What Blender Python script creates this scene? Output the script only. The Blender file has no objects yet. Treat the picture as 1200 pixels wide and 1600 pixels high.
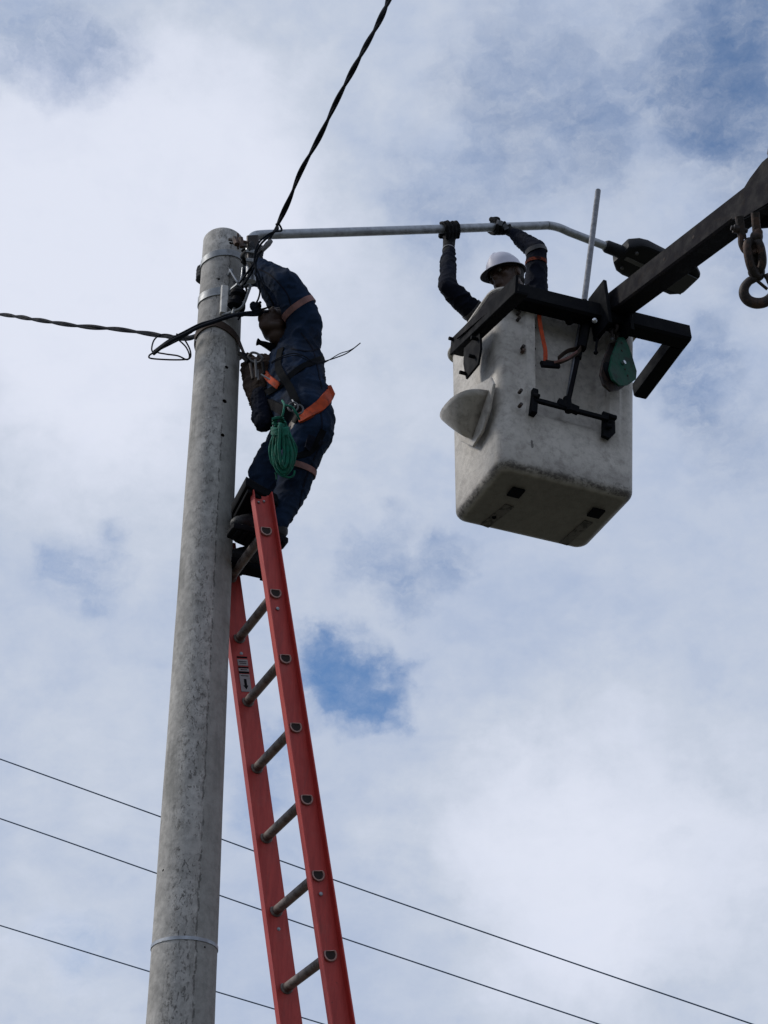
import bpy, bmesh, math, random
import numpy as np
from mathutils import Vector, Matrix, Euler, noise
from mathutils.bvhtree import BVHTree
random.seed(7)
S = bpy.context.scene
COL = S.collection
R = math.radians

# ------------------------------------------------------------------ camera
CAM_H = 1.6; FPX = 2400.0; PITCH = R(34.78); ROLL = R(1.36)
cam_d = bpy.data.cameras.new('camera'); cam = bpy.data.objects.new('camera', cam_d); COL.objects.link(cam)
cam_d.sensor_fit = 'VERTICAL'; cam_d.sensor_height = 36.0; cam_d.lens = FPX/1600*36
cam_d.clip_start = 0.05; cam_d.clip_end = 3000
cam.matrix_world = Matrix.Translation((0, 0, CAM_H)) @ Matrix.Rotation(math.pi/2+PITCH, 4, 'X') @ Matrix.Rotation(-ROLL, 4, 'Z')
S.camera = cam

def ray(px, py):
    X = px-600; Y = 800-py
    cr, sr = math.cos(ROLL), math.sin(ROLL)
    x = X*cr+Y*sr; y = -X*sr+Y*cr
    c, s = math.cos(PITCH), math.sin(PITCH)
    return Vector((x, FPX*c-y*s, FPX*s+y*c))
CO = Vector((0, 0, CAM_H))
def D(px, py, depth): return CO+ray(px, py)*(depth/FPX)
def AY(px, py, Y): r = ray(px, py); return CO+r*(Y/r.y)
def AZ(px, py, z): r = ray(px, py); return CO+r*((z-CAM_H)/r.z)
def PL(px, py, p, n):
    r = ray(px, py); return CO+r*((Vector(p)-CO).dot(n)/r.dot(n))

# ------------------------------------------------------------------ light
SUN_EL = R(40); SUN_AZ = R(-86)          # azimuth from +Y towards +X
S.view_settings.view_transform = 'Standard'; S.view_settings.look = 'None'
S.view_settings.exposure = 0.0; S.view_settings.gamma = 1.0; S.view_settings.use_curve_mapping = False
sd = bpy.data.lights.new('sun', 'SUN'); sd.energy = 2.2; sd.angle = R(14); sd.color = (1.0, 0.95, 0.88)
sun = bpy.data.objects.new('sun', sd); COL.objects.link(sun)
sv = Vector((math.sin(SUN_AZ)*math.cos(SUN_EL), math.cos(SUN_AZ)*math.cos(SUN_EL), math.sin(SUN_EL)))
sun.rotation_euler = sv.to_track_quat('Z', 'Y').to_euler(); sun.location = sv*30

# ------------------------------------------------------------------ node helpers
class NT:
    def __init__(s, nt): s.nt = nt; nt.nodes.clear()
    def n(s, t, **k):
        nd = s.nt.nodes.new(t)
        for a, v in k.items():
            if a.startswith('i_'):
                key = a[2:]; key = int(key) if key.isdigit() else key.replace('_', ' ')
                s.put(nd, key, v)
            else: setattr(nd, a, v)
        return nd
    def put(s, nd, key, v):
        if isinstance(v, bpy.types.NodeSocket): s.nt.links.new(v, nd.inputs[key])
        elif isinstance(v, bpy.types.Node): s.nt.links.new(v.outputs[0], nd.inputs[key])
        else: nd.inputs[key].default_value = v
    def math(s, op, a, b=None, c=None, clamp=False):
        nd = s.n('ShaderNodeMath', operation=op, use_clamp=clamp)
        for i, v in enumerate((a, b, c)):
            if v is not None: s.put(nd, i, v)
        return nd.outputs[0]
    def vm(s, op, a, b=None, out=0):
        nd = s.n('ShaderNodeVectorMath', operation=op); s.put(nd, 0, a)
        if b is not None: s.put(nd, 1, b)
        return nd.outputs[out]
    def noise(s, vec, scale, detail=5, rough=.55, dist=0):
        return s.n('ShaderNodeTexNoise', i_Vector=vec, i_Scale=scale, i_Detail=detail, i_Roughness=rough, i_Distortion=dist)
    def ramp(s, v, lo, hi, a=0., b=1., smooth=True):
        nd = s.n('ShaderNodeMapRange', interpolation_type='SMOOTHSTEP' if smooth else 'LINEAR')
        for k, x in zip((0, 1, 2, 3, 4), (v, lo, hi, a, b)): s.put(nd, k, x)
        return nd.outputs[0]
    def mix(s, f, a, b):
        nd = s.n('ShaderNodeMix', data_type='RGBA'); s.put(nd, 0, f)
        for k, x in ((6, a), (7, b)):
            s.put(nd, k, x if not isinstance(x, tuple) else (*x, 1.0)[:4])
        return nd.outputs[2]

# ------------------------------------------------------------------ sky
W = bpy.data.worlds.new('World'); S.world = W; W.use_nodes = True
def build_sky():
    t = NT(W.node_tree)
    d = t.n('ShaderNodeTexCoord').outputs['Generated']
    sky0 = t.n('ShaderNodeTexSky', sky_type='NISHITA', sun_disc=False, sun_elevation=SUN_EL, sun_rotation=SUN_AZ)
    sky0.air_density = 1.0; sky0.dust_density = .2; sky0.ozone_density = 4.0; sky0.altitude = 2500
    sky = t.vm('MULTIPLY', sky0.outputs[0], (.72, 1.08, 1.22))
    w1 = t.noise(d, 7, 4, .6); off = t.vm('SCALE', t.vm('SUBTRACT', w1.outputs['Color'], (.5, .5, .5))); off.node.inputs[3].default_value = .13
    w2 = t.noise(d, 26, 5, .65); off2 = t.vm('SCALE', t.vm('SUBTRACT', w2.outputs['Color'], (.5, .5, .5))); off2.node.inputs[3].default_value = .055
    dd = t.vm('NORMALIZE', t.vm('ADD', t.vm('ADD', d, off), off2))
    def field(blobs):
        acc = None
        for (px, py, r, st) in blobs:
            v = ray(px, py).normalized()
            dot = t.vm('DOT_PRODUCT', dd, tuple(v), out=1)
            a = t.math('ARCCOSINE', t.math('MINIMUM', dot, .999999))
            f = t.ramp(a, 0, r/2400*1.6, st, 0)
            acc = f if acc is None else t.math('ADD', acc, f)
        return acc
    blue = field(BLUE); lite = field(LITE)
    nb = t.noise(d, 9, 9, .6, .4).outputs[0]; nf = t.noise(d, 30, 8, .62, .2).outputs[0]
    stz = t.n('ShaderNodeMapping', i_Vector=d, i_Scale=(1.0, 1.0, 2.2), i_Rotation=(0, .5, .3))
    ns = t.noise(stz, 14, 8, .6, .5).outputs[0]
    n0 = t.math('ADD', t.math('MULTIPLY', t.math('SUBTRACT', nb, .5), .9), t.math('MULTIPLY', t.math('SUBTRACT', nf, .5), .55))
    n0 = t.math('ADD', n0, t.math('MULTIPLY', t.math('SUBTRACT', ns, .5), .6))
    b = t.math('ADD', blue, t.math('MULTIPLY', n0, t.math('ADD', .20, t.math('MULTIPLY', blue, .8))))
    b = t.math('ADD', b, t.math('MULTIPLY', t.math('MULTIPLY', t.math('SUBTRACT', t.noise(t.vm('ADD', stz.outputs[0], off2), 34, 9, .64, .2).outputs[0], .5), -2.0), t.math('MINIMUM', blue, .8)))
    bm = t.math('SUBTRACT', 1.0, t.math('POWER', 2.718, t.math('MULTIPLY', t.math('MAXIMUM', b, 0.0), -1.05)))
    l = t.math('ADD', t.math('ADD', lite, .36), t.math('MULTIPLY', n0, .55))
    nw = t.noise(t.vm('ADD', stz.outputs[0], off2), 34, 9, .64, .2).outputs[0]; l = t.math('ADD', l, t.math('MULTIPLY', t.math('SUBTRACT', nw, .5), t.math('ADD', .16, t.math('MULTIPLY', blue, .9))))
    lm = t.ramp(l, 0., 1.)
    cloud = t.mix(t.ramp(lm, .0, .5, smooth=False), (.39, .48, .67), (.58, .64, .76)); cloud = t.mix(t.ramp(lm, .5, 1., smooth=False), cloud, (.77, .81, .93))
    cbg = t.n('ShaderNodeBackground', i_Color=cloud, i_Strength=.97)
    sbg = t.n('ShaderNodeBackground', i_Color=sky, i_Strength=.125)
    mx = t.n('ShaderNodeMixShader', i_0=bm, i_1=cbg, i_2=sbg)
    t.n('ShaderNodeOutputWorld', i_Surface=mx)
BLUE = [(562, 1058, 66, 1.25), (515, 1045, 50, .9), (620, 1082, 50, 1.2), (480, 1020, 45, .4), (600, 875, 50, .40), (660, 905, 45, .4), (120, 895, 55, .36),
        (75, 930, 45, .2), (1120, 100, 110, .75), (1190, 20, 110, .6), (1080, 200, 70, .45), (1000, 90, 110, .22), (1180, 180, 90, .25), (720, 300, 100, .30), (900, 235, 80, .34), (820, 170, 110, .22), (975, 190, 80, .25), (125, 55, 70, .42), (800, 60, 90, .18),
        (20, 20, 90, .25), (1060, 570, 70, .6), (1130, 640, 90, .3), (1180, 420, 80, .2), (440, 1150, 50, .45), (400, 1240, 60, .4), (100, 1500, 80, .2),
        (1150, 260, 110, .4), (820, 130, 120, .15), (440, 1400, 60, .12)]
LITE = [(100, 320, 260, .50), (80, 500, 220, .25), (330, 200, 200, .28), (420, 430, 160, .2), (1020, 1330, 260, .36), (820, 1420, 180, .15), (330, 360, 200, .2), (120, 640, 220, .15), (640, 560, 170, .1), (860, 1300, 200, .18),
        (60, 1200, 220, .12), (60, 1580, 160, .2), (560, 130, 150, .12), (500, 720, 180, .15), (1050, 1480, 200, .04), (200, 660, 220, .2)]
build_sky()

# ------------------------------------------------------------------ materials
MATS = {}
def mat(name, base, rough=.6, metal=0., var=.25, vscale=8, bump=.15, bscale=60, dark=None, dscale=5, damt=0., spec=.5, coat=0., stretch=None):
    if name in MATS: return MATS[name]
    m = bpy.data.materials.new(name); m.use_nodes = True; t = NT(m.node_tree)
    tc = t.n('ShaderNodeTexCoord').outputs['Object']
    if stretch: tc = t.n('ShaderNodeMapping', i_Vector=tc, i_Scale=stretch).outputs[0]
    n1 = t.noise(tc, vscale, 6, .6).outputs[0]
    c1 = tuple(x*(1-var) for x in base); c2 = tuple(min(1, x*(1+var)) for x in base)
    col = t.mix(t.ramp(n1, .3, .7), c1, c2)
    if dark:
        n2 = t.noise(tc, dscale, 9, .7, .3).outputs[0]
        col = t.mix(t.ramp(n2, .62-damt*.25, .70-damt*.2, 0, min(1, damt*1.6)), col, dark)
    nb = t.noise(tc, bscale, 5, .6).outputs[0]
    rr = t.ramp(n1, .3, .7, rough*.85, min(1, rough*1.15))
    b = t.n('ShaderNodeBump', i_Strength=bump, i_Distance=.004, i_Height=nb)
    p = t.n('ShaderNodeBsdfPrincipled', i_Base_Color=col, i_Roughness=rr, i_Metallic=metal, i_Normal=b)
    p.inputs['Specular IOR Level'].default_value = spec; p.inputs['Coat Weight'].default_value = coat
    t.n('ShaderNodeOutputMaterial', i_Surface=p)
    MATS[name] = m; return m
M_galv = mat('galvanized_steel', (.30, .32, .35), .45, .5, .25, 25, .1, 120, dark=(.16, .17, .18), dscale=14, damt=.35)
M_band = mat('band_steel', (.22, .235, .25), .55, .4, .25, 20, .15, 120, dark=(.12, .12, .12), dscale=10, damt=.4)
M_black = mat('black_paint', (.0045, .005, .007), .75, 0, .3, 12, .2, 90, dark=(.012, .011, .010), dscale=16, damt=.3, spec=.08)
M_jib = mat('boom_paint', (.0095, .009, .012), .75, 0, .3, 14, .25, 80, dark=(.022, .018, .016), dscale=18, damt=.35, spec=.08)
M_rubber = mat('black_rubber', (.006, .0065, .009), .8, 0, .3, 15, .25, 100, spec=.08)
M_cable = mat('black_cable', (.008, .011, .018), .85, 0, .2, 15, .1, 100, spec=.12)
M_line = mat('far_line', (.05, .09, .15), .6, .2, .2, 15, .1, 100)
M_alu = mat('worn_aluminium', (.20, .17, .155), .55, .35, .3, 25, .2, 80, dark=(.07, .05, .045), dscale=12, damt=.5)
M_rim = mat('rung_ferrule', (.40, .25, .22), .5, .4, .3, 25, .2, 80)
M_hstrap = mat('dark_webbing', (.005, .006, .008), .95, 0, .3, 30, .3, 300, spec=.08)
M_hole = mat('dark_inside', (.02, .012, .01), .9, 0, .2, 10, .1, 40)
M_navy = mat('navy_fabric', (.009, .019, .042), .9, 0, .35, 6, .5, 500, dark=(.006, .009, .017), dscale=9, damt=.35, spec=.12)
M_navy2 = mat('dark_navy_fabric', (.006, .008, .016), .9, 0, .35, 6, .5, 500, spec=.12)
M_skin = mat('dark_skin', (.050, .028, .020), .55, 0, .2, 20, .15, 200, spec=.35)
M_glove = mat('grey_glove', (.035, .037, .042), .85, 0, .4, 60, .5, 300, spec=.2)
M_bglove = mat('black_glove', (.006, .0065, .008), .8, 0, .3, 60, .5, 300, spec=.2)
M_lglove = mat('pale_glove_back', (.16, .17, .19), .8, 0, .3, 60, .5, 300, spec=.2)
M_boot = mat('boot_leather', (.012, .012, .014), .6, 0, .3, 30, .4, 150, spec=.3)
M_orange = mat('orange_webbing', (.42, .060, .020), .75, 0, .2, 30, .5, 400, dark=(.10, .02, .012), dscale=20, damt=.4, spec=.2)
M_dorange = mat('dull_orange_tape', (.22, .045, .02), .75, 0, .3, 30, .5, 400, dark=(.03, .01, .01), dscale=30, damt=.7, spec=.1)
M_dtape = mat('dark_reflective_tape', (.055, .055, .06), .6, 0, .25, 30, .3, 300, spec=.3)
M_faded = mat('faded_tape', (.20, .10, .09), .7, 0, .25, 30, .3, 300, spec=.3)
M_grey = mat('grey_tape', (.15, .15, .16), .6, 0, .25, 30, .3, 300, spec=.3)
M_dull = mat('dull_steel', (.09, .09, .095), .6, .3, .3, 20, .1, 80)
M_greenrope = mat('green_rope', (.008, .14, .095), .7, 0, .35, 40, .8, 700, spec=.3)
M_green = mat('green_paint', (.006, .058, .036), .6, 0, .2, 15, .15, 80, dark=(.010, .02, .016), dscale=18, damt=.5, spec=.12)
M_hat = mat('white_helmet', (.46, .46, .54), .5, 0, .05, 8, .02, 80, dark=(.4, .4, .44), dscale=10, damt=.2)
M_hatin = mat('helmet_inside', (.02, .02, .03), .7, 0, .1, 10, .05, 60)
M_hair = mat('black_hair', (.006, .005, .005), .8, 0, .2, 60, .8, 400)
M_brown = mat('brown_webbing', (.050, .034, .026), .8, 0, .35, 30, .5, 300, spec=.2)
M_porc = mat('white_plate', (.50, .49, .47), .5, .1, .2, 14, .1, 60, dark=(.2, .19, .17), dscale=12, damt=.4)
M_rust = mat('rusty_steel', (.028, .022, .021), .65, .2, .35, 22, .5, 90, dark=(.09, .05, .035), dscale=14, damt=.5)
M_steel = mat('bare_steel', (.45, .47, .50), .3, .9, .15, 20, .1, 80)
M_lum = mat('luminaire_paint', (.013, .014, .017), .6, 0, .2, 14, .1, 80, spec=.15)
M_lens = mat('luminaire_lens', (.02, .022, .026), .4, 0, .1, 10, .02, 60)
M_red = None
def red_mat():
    m = bpy.data.materials.new('red_fibreglass'); m.use_nodes = True; t = NT(m.node_tree)
    tc = t.n('ShaderNodeTexCoord').outputs['Object']
    mp = t.n('ShaderNodeMapping', i_Vector=tc, i_Scale=(1, 1, .12))
    n1 = t.noise(mp, 60, 6, .6).outputs[0]; n2 = t.noise(tc, 9, 9, .7).outputs[0]
    col = t.mix(t.ramp(n1, .3, .7), (.36, .030, .025), (.47, .047, .037))
    col = t.mix(t.ramp(n2, .5, .75, 0, .22), col, (.36, .13, .11))
    n3 = t.noise(tc, 40, 6, .8).outputs[0]
    col = t.mix(t.ramp(n3, .62, .70, 0, .6), col, (.12, .02, .018))
    n5 = t.noise(mp, 20, 8, .75, .5).outputs[0]; col = t.mix(t.ramp(n5, .55, .70, 0, .45), col, (.16, .045, .038))
    b = t.n('ShaderNodeBump', i_Strength=.25, i_Distance=.003, i_Height=n1)
    p = t.n('ShaderNodeBsdfPrincipled', i_Base_Color=col, i_Roughness=.55, i_Normal=b)
    t.n('ShaderNodeOutputMaterial', i_Surface=p); return m
M_red = red_mat()
def concrete_mat(zt):
    m = bpy.data.materials.new('weathered_concrete'); m.use_nodes = True; t = NT(m.node_tree)
    tc = t.n('ShaderNodeTexCoord').outputs['Object']
    sep = t.n('ShaderNodeSeparateXYZ', i_0=tc)
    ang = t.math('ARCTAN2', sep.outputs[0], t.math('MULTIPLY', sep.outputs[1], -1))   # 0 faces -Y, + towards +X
    z = sep.outputs[2]
    n1 = t.noise(tc, 5, 8, .65).outputs[0]; n2 = t.noise(tc, 28, 8, .7).outputs[0]; n3 = t.noise(tc, 150, 4, .6).outputs[0]
    mp = t.n('ShaderNodeMapping', i_Vector=tc, i_Scale=(1, 1, .16)); ns = t.noise(mp, 14, 6, .6).outputs[0]
    col = t.mix(t.ramp(n1, .3, .7), (.36, .345, .325), (.50, .485, .46))
    col = t.mix(t.ramp(n2, .35, .70, 0, .75), col, (.22, .215, .205))
    col = t.mix(t.ramp(ns, .5, .75, 0, .55), col, (.15, .15, .14))
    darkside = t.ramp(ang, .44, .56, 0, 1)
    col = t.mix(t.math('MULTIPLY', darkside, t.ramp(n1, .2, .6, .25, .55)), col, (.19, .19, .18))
    # mould seam: a ragged vertical joint
    wob = t.noise(t.n('ShaderNodeMapping', i_Vector=tc, i_Scale=(0, 0, 1)), 9, 8, .75).outputs[0]
    a1 = t.math('ABSOLUTE', t.math('SUBTRACT', t.math('SUBTRACT', ang, .49), t.math('MULTIPLY', t.math('SUBTRACT', wob, .5), .42)))
    seam = t.ramp(a1, .006, .040, 1, 0)
    seam = t.math('MULTIPLY', seam, t.ramp(n2, .44, .6, .05, .9))
    # pits in a band where the casting was rough
    a2 = t.math('ABSOLUTE', t.math('ADD', ang, -.02))
    band = t.ramp(a2, .12, .62, 1, 0)
    low = t.ramp(z, zt-3.4, zt-1.6, 1, .55)
    pv = t.n('ShaderNodeMapping', i_Vector=tc, i_Scale=(1, 1, .5))
    pit = t.ramp(t.noise(pv, 70, 7, .8, .6).outputs[0], .55, .61)
    pn = t.ramp(t.noise(tc, 13, 6, .75).outputs[0], .38, .54)
    pits = t.math('MULTIPLY', t.math('MULTIPLY', pit, pn), t.math('MULTIPLY', band, low))
    p2 = t.math('MULTIPLY', t.ramp(t.noise(tc, 110, 5, .7, .3).outputs[0], .68, .73), t.ramp(t.noise(tc, 22, 4, .7).outputs[0], .55, .66))
    allp = t.math('MAXIMUM', t.math('MAXIMUM', pits, t.math('MULTIPLY', p2, .8)), seam)
    col = t.mix(t.math('MULTIPLY', allp, .58), col, (.075, .072, .068))
    h = t.math('ADD', t.math('MULTIPLY', allp, -1.0), t.math('ADD', t.math('MULTIPLY', n2, .5), t.math('MULTIPLY', n3, .25)))
    b = t.n('ShaderNodeBump', i_Strength=.8, i_Distance=.008, i_Height=h)
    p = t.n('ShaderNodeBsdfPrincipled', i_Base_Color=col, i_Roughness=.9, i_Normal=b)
    p.inputs['Specular IOR Level'].default_value = .2
    t.n('ShaderNodeOutputMaterial', i_Surface=p); return m
def bucket_mat(h):
    m = bpy.data.materials.new('dirty_white_fibreglass'); m.use_nodes = True; t = NT(m.node_tree)
    tc = t.n('ShaderNodeTexCoord').outputs['Object']
    z = t.n('ShaderNodeSeparateXYZ', i_0=tc).outputs[2]
    n1 = t.noise(tc, 4, 9, .7, .3).outputs[0]; n2 = t.noise(tc, 22, 9, .75, .2).outputs[0]; n3 = t.noise(tc, 130, 4, .6).outputs[0]
    col = t.mix(t.ramp(n1, .3, .7), (.37, .345, .31), (.53, .50, .455))
    col = t.mix(t.ramp(n2, .42, .68, 0, .65), col, (.20, .18, .16))
    n4 = t.noise(t.n('ShaderNodeMapping', i_Vector=tc, i_Scale=(1, 1, 1.6)), 38, 10, .8, .4).outputs[0]
    wear = t.math('ADD', t.math('ADD', t.math('MULTIPLY', n4, .7), t.math('MULTIPLY', n1, .3)), t.ramp(z, .015, .13, .17, 0))
    wear = t.math('SUBTRACT', wear, t.ramp(z, .0, .012, .10, 0))
    w = t.ramp(wear, .66, .74)
    col = t.mix(t.math('MULTIPLY', t.ramp(t.math('ADD', n1, t.ramp(z, .01, .22, .22, 0)), .56, .80), .5), col, (.13, .118, .105))
    w = t.math('MAXIMUM', w, t.math('MULTIPLY', t.math('MULTIPLY', t.ramp(z, .004, .016), t.ramp(z, .022, .050, 1, 0)), t.ramp(n2, .40, .58)))
    col = t.mix(t.math('MULTIPLY', w, .8), col, (.04, .035, .032))
    scr = t.noise(t.n('ShaderNodeMapping', i_Vector=tc, i_Scale=(1, 1, .12), i_Rotation=(.1, .15, 0)), 45, 5, .7).outputs[0]
    col = t.mix(t.ramp(scr, .60, .72, 0, .35), col, (.17, .16, .15))
    spk = t.ramp(t.noise(t.n('ShaderNodeMapping', i_Vector=tc, i_Scale=(1, 1, .35)), 26, 3, .5).outputs[0], .74, .77)
    col = t.mix(t.math('MULTIPLY', spk, .8), col, (.05, .045, .04))
    under = t.ramp(z, -.002, .004, 1, 0)
    col = t.mix(t.math('MULTIPLY', under, .8), col, (.095, .088, .085))
    b = t.n('ShaderNodeBump', i_Strength=.5, i_Distance=.006, i_Height=t.math('ADD', t.math('MULTIPLY', n2, .8), t.math('MULTIPLY', n3, .35)))
    p = t.n('ShaderNodeBsdfPrincipled', i_Base_Color=col, i_Roughness=.5, i_Normal=b)
    p.inputs['Specular IOR Level'].default_value = .4
    t.n('ShaderNodeOutputMaterial', i_Surface=p); return m

# ------------------------------------------------------------------ object helpers
def link(name, me, m=None, parent=None, smooth=True):
    if m is not None:
        me.materials.clear()
        for x in (m if isinstance(m, (list, tuple)) else [m]): me.materials.append(x)
    o = bpy.data.objects.new(name, me); COL.objects.link(o)
    if parent is not None:
        o.parent = parent; o.matrix_parent_inverse = Matrix.Translation(-parent.location)
    if smooth:
        for p in me.polygons: p.use_smooth = True
        if smooth != 'all':
            try: me.set_sharp_from_angle(angle=R(38))
            except Exception: pass
    return o
def thing(name, loc, label, cat, group=None):
    o = bpy.data.objects.new(name, None); COL.objects.link(o); o.location = loc; o.empty_display_size = .1
    return tag(o, label, cat, group)
def tag(o, label, cat, group=None, kind=None):
    if label: o['label'] = label
    if cat: o['category'] = cat
    if group: o['group'] = group
    if kind: o['kind'] = kind
    return o
class MB:
    def __init__(s): s.v = []; s.f = []; s.mi = []
    def add(s, v, f, mi=0):
        b = len(s.v); s.v += [tuple(x) for x in v]; s.f += [tuple(i+b for i in q) for q in f]; s.mi += [mi]*len(f); return s
    def mesh(s, name='mesh'):
        me = bpy.data.meshes.new(name); me.from_pydata(s.v, [], s.f)
        for p, i in zip(me.polygons, s.mi): p.material_index = i
        bm = bmesh.new(); bm.from_mesh(me); bmesh.ops.recalc_face_normals(bm, faces=bm.faces); bm.to_mesh(me); bm.free()
        return me
    def build(s, name, m, parent=None, smooth=True): return link(name, s.mesh(name), m, parent, smooth)
    # sweep of a 2-D profile (or circle) along a path
    def sweep(s, pts, rad, seg=12, prof=None, up=None, caps=True, closed=False, mi=0):
        pts = [Vector(p) for p in pts]; n = len(pts)
        rad = rad if isinstance(rad, (list, tuple)) else [rad]*n
        T = []
        for i in range(n):
            a = pts[(i-1) % n] if (closed or i > 0) else pts[i]; b = pts[(i+1) % n] if (closed or i < n-1) else pts[i]
            T.append((b-a).normalized())
        u = Vector(up) if up is not None else (Vector((0, 0, 1)) if abs(T[0].z) < .9 else Vector((1, 0, 0)))
        rings = []; prof = prof or [(math.cos(2*math.pi*k/seg), math.sin(2*math.pi*k/seg)) for k in range(seg)]
        for i in range(n):
            if up is not None and not callable(up): u0 = Vector(up)
            else: u0 = u
            u = (u0-T[i]*u0.dot(T[i])).normalized(); w = T[i].cross(u)
            rings.append([pts[i]+(w*a+u*b)*rad[i] for a, b in prof])
        m_ = len(prof); v = [p for r_ in rings for p in r_]; f = []
        for i in range(n if closed else n-1):
            j = (i+1) % n
            for k in range(m_):
                f.append((i*m_+k, i*m_+(k+1) % m_, j*m_+(k+1) % m_, j*m_+k))
        if caps and not closed: f.append(tuple(range(m_))); f.append(tuple(range((n-1)*m_, n*m_)))
        return s.add(v, f, mi)
    def beam(s, a, b, w, h, up=(0, 0, 1), bev=.12, mi=0):
        w /= 2; h /= 2; c = min(w, h)*bev*2
        pr = [(w-c, -h), (w, -h+c), (w, h-c), (w-c, h), (-w+c, h), (-w, h-c), (-w, -h+c), (-w+c, -h)]
        return s.sweep([a, b], 1, prof=pr, up=up, mi=mi)
    def prism(s, poly, thick, bev=0, mi=0):     # poly: 3-D points of a planar outline; thick: vector
        poly = [Vector(p) for p in poly]; th = Vector(thick); n = len(poly); c = sum(poly, Vector())/n
        if bev:
            ins = [p+(c-p).normalized()*bev for p in poly]; t1 = th.normalized()*bev
            L = [ins, [p+t1 for p in poly], [p+th-t1 for p in poly], [p+th for p in ins]]
        else: L = [poly, [p+th for p in poly]]
        v = [p for l in L for p in l]; f = [tuple(range(n)), tuple(range((len(L)-1)*n, len(L)*n))]
        for i in range(len(L)-1):
            for k in range(n): f.append((i*n+k, i*n+(k+1) % n, (i+1)*n+(k+1) % n, (i+1)*n+k))
        return s.add(v, f, mi)
    def cyl(s, a, b, r, seg=16, mi=0, r2=None): return s.sweep([a, b], [r, r if r2 is None else r2], seg, mi=mi)
    def ball(s, c, r, M3=None, seg=12, mi=0):
        v, f = sphere(seg); M3 = M3 or Matrix.Identity(3); r = r if isinstance(r, (tuple, list)) else (r,)*3
        return s.add([Vector(c)+M3 @ Vector((p[0]*r[0], p[1]*r[1], p[2]*r[2])) for p in v], f, mi)
def sphere(seg=12):
    v = [(0, 0, 1)]; f = []; h = seg//2
    for i in range(1, h):
        a = math.pi*i/h
        for k in range(seg):
            b = 2*math.pi*k/seg; v.append((math.sin(a)*math.cos(b), math.sin(a)*math.sin(b), math.cos(a)))
    v.append((0, 0, -1)); L = len(v)-1
    for k in range(seg): f.append((0, 1+k, 1+(k+1) % seg)); f.append((L, L-seg+(k+1) % seg, L-seg+k))
    for i in range(h-2):
        for k in range(seg):
            a = 1+i*seg; f.append((a+k, a+seg+k, a+seg+(k+1) % seg, a+(k+1) % seg))
    return v, f
def spline(pts, n=8, closed=False):
    P = [Vector(p) for p in pts]; m = len(P); out = []
    for i in range(m if closed else m-1):
        g = (lambda k: P[k % m]) if closed else (lambda k: P[max(0, min(m-1, k))])
        a, b, c, d = g(i-1), g(i), g(i+1), g(i+2)
        for k in range(n):
            t = k/n; out.append(.5*((2*b)+(c-a)*t+(2*a-5*b+4*c-d)*t*t+(3*b-a-3*c+d)*t**3))
    if not closed: out.append(P[-1])
    return out
def dspline(pts, n=8): return spline([D(*p) for p in pts], n)
# union of convex hulls of ellipsoids, fused into one skin
def fuse(name, hulls, voxel, m, parent, smooth_it=4, fold=None, label=None):
    SV = sphere(14)[0]; mb = MB()
    for H in hulls:
        bm = bmesh.new()
        for e in H:
            c = Vector(e[0]); r = e[1]; r = r if isinstance(r, (tuple, list)) else (r, r, r); B = e[2] if len(e) > 2 else Matrix.Identity(3)
            for p in SV: bm.verts.new(c+B @ Vector((p[0]*r[0], p[1]*r[1], p[2]*r[2])))
        g = bmesh.ops.convex_hull(bm, input=bm.verts)
        dl = list({x for x in g['geom_interior']+g['geom_unused'] if isinstance(x, bmesh.types.BMVert)})
        bmesh.ops.delete(bm, geom=dl, context='VERTS'); bm.verts.index_update()
        mb.add([v.co.copy() for v in bm.verts], [[v.index for v in f.verts] for f in bm.faces]); bm.free()
    me = mb.mesh(); o = bpy.data.objects.new('tmp', me); COL.objects.link(o)
    md = o.modifiers.new('r', 'REMESH'); md.mode = 'VOXEL'; md.voxel_size = voxel
    sm = o.modifiers.new('s', 'SMOOTH'); sm.factor = .5; sm.iterations = smooth_it
    dg = bpy.context.evaluated_depsgraph_get(); me2 = bpy.data.meshes.new_from_object(o.evaluated_get(dg))
    bpy.data.objects.remove(o); me2.name = name
    if fold:
        nv = len(me2.vertices); co = np.empty(nv*3); me2.vertices.foreach_get('co', co); co = co.reshape(-1, 3)
        no = np.array([tuple(v.normal) for v in me2.vertices]); d = np.array([fold(Vector(c)) for c in co])
        co = co+no*d[:, None]; me2.vertices.foreach_set('co', co.ravel()); me2.update()
    return link(name, me2, m, parent, smooth='all')
def limb(pts): return [[pts[i], pts[i+1]] for i in range(len(pts)-1)]
def folds(amp, sc, seed=0, st=(1, 1, 1.8)):
    def f(p):
        q = Vector((p.x*st[0], p.y*st[1], p.z*st[2]))*sc+Vector((seed, seed*2, 0))
        w = Vector((noise.noise(q*.5), noise.noise(q*.5+Vector((9, 0, 0))), 0))*1.1
        a = noise.noise(q+w); b = noise.noise(q*2.1+w*2.5); c = noise.noise(q*.6)
        ra = max(0, 1-abs(a)*4.2); rb = max(0, 1-abs(b)*4.2)
        return amp*(ra*.95*max(0, .55+c)+rb*.45*max(0, .6-c)+.5*a-.25)
    return f
def bvh(o): dg = bpy.context.evaluated_depsgraph_get(); return BVHTree.FromObject(o, dg)
def world_bvh(o):
    M = o.matrix_world; me = o.data
    return BVHTree.FromPolygons([v.co.copy() for v in me.vertices], [tuple(p.vertices) for p in me.polygons])
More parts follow.
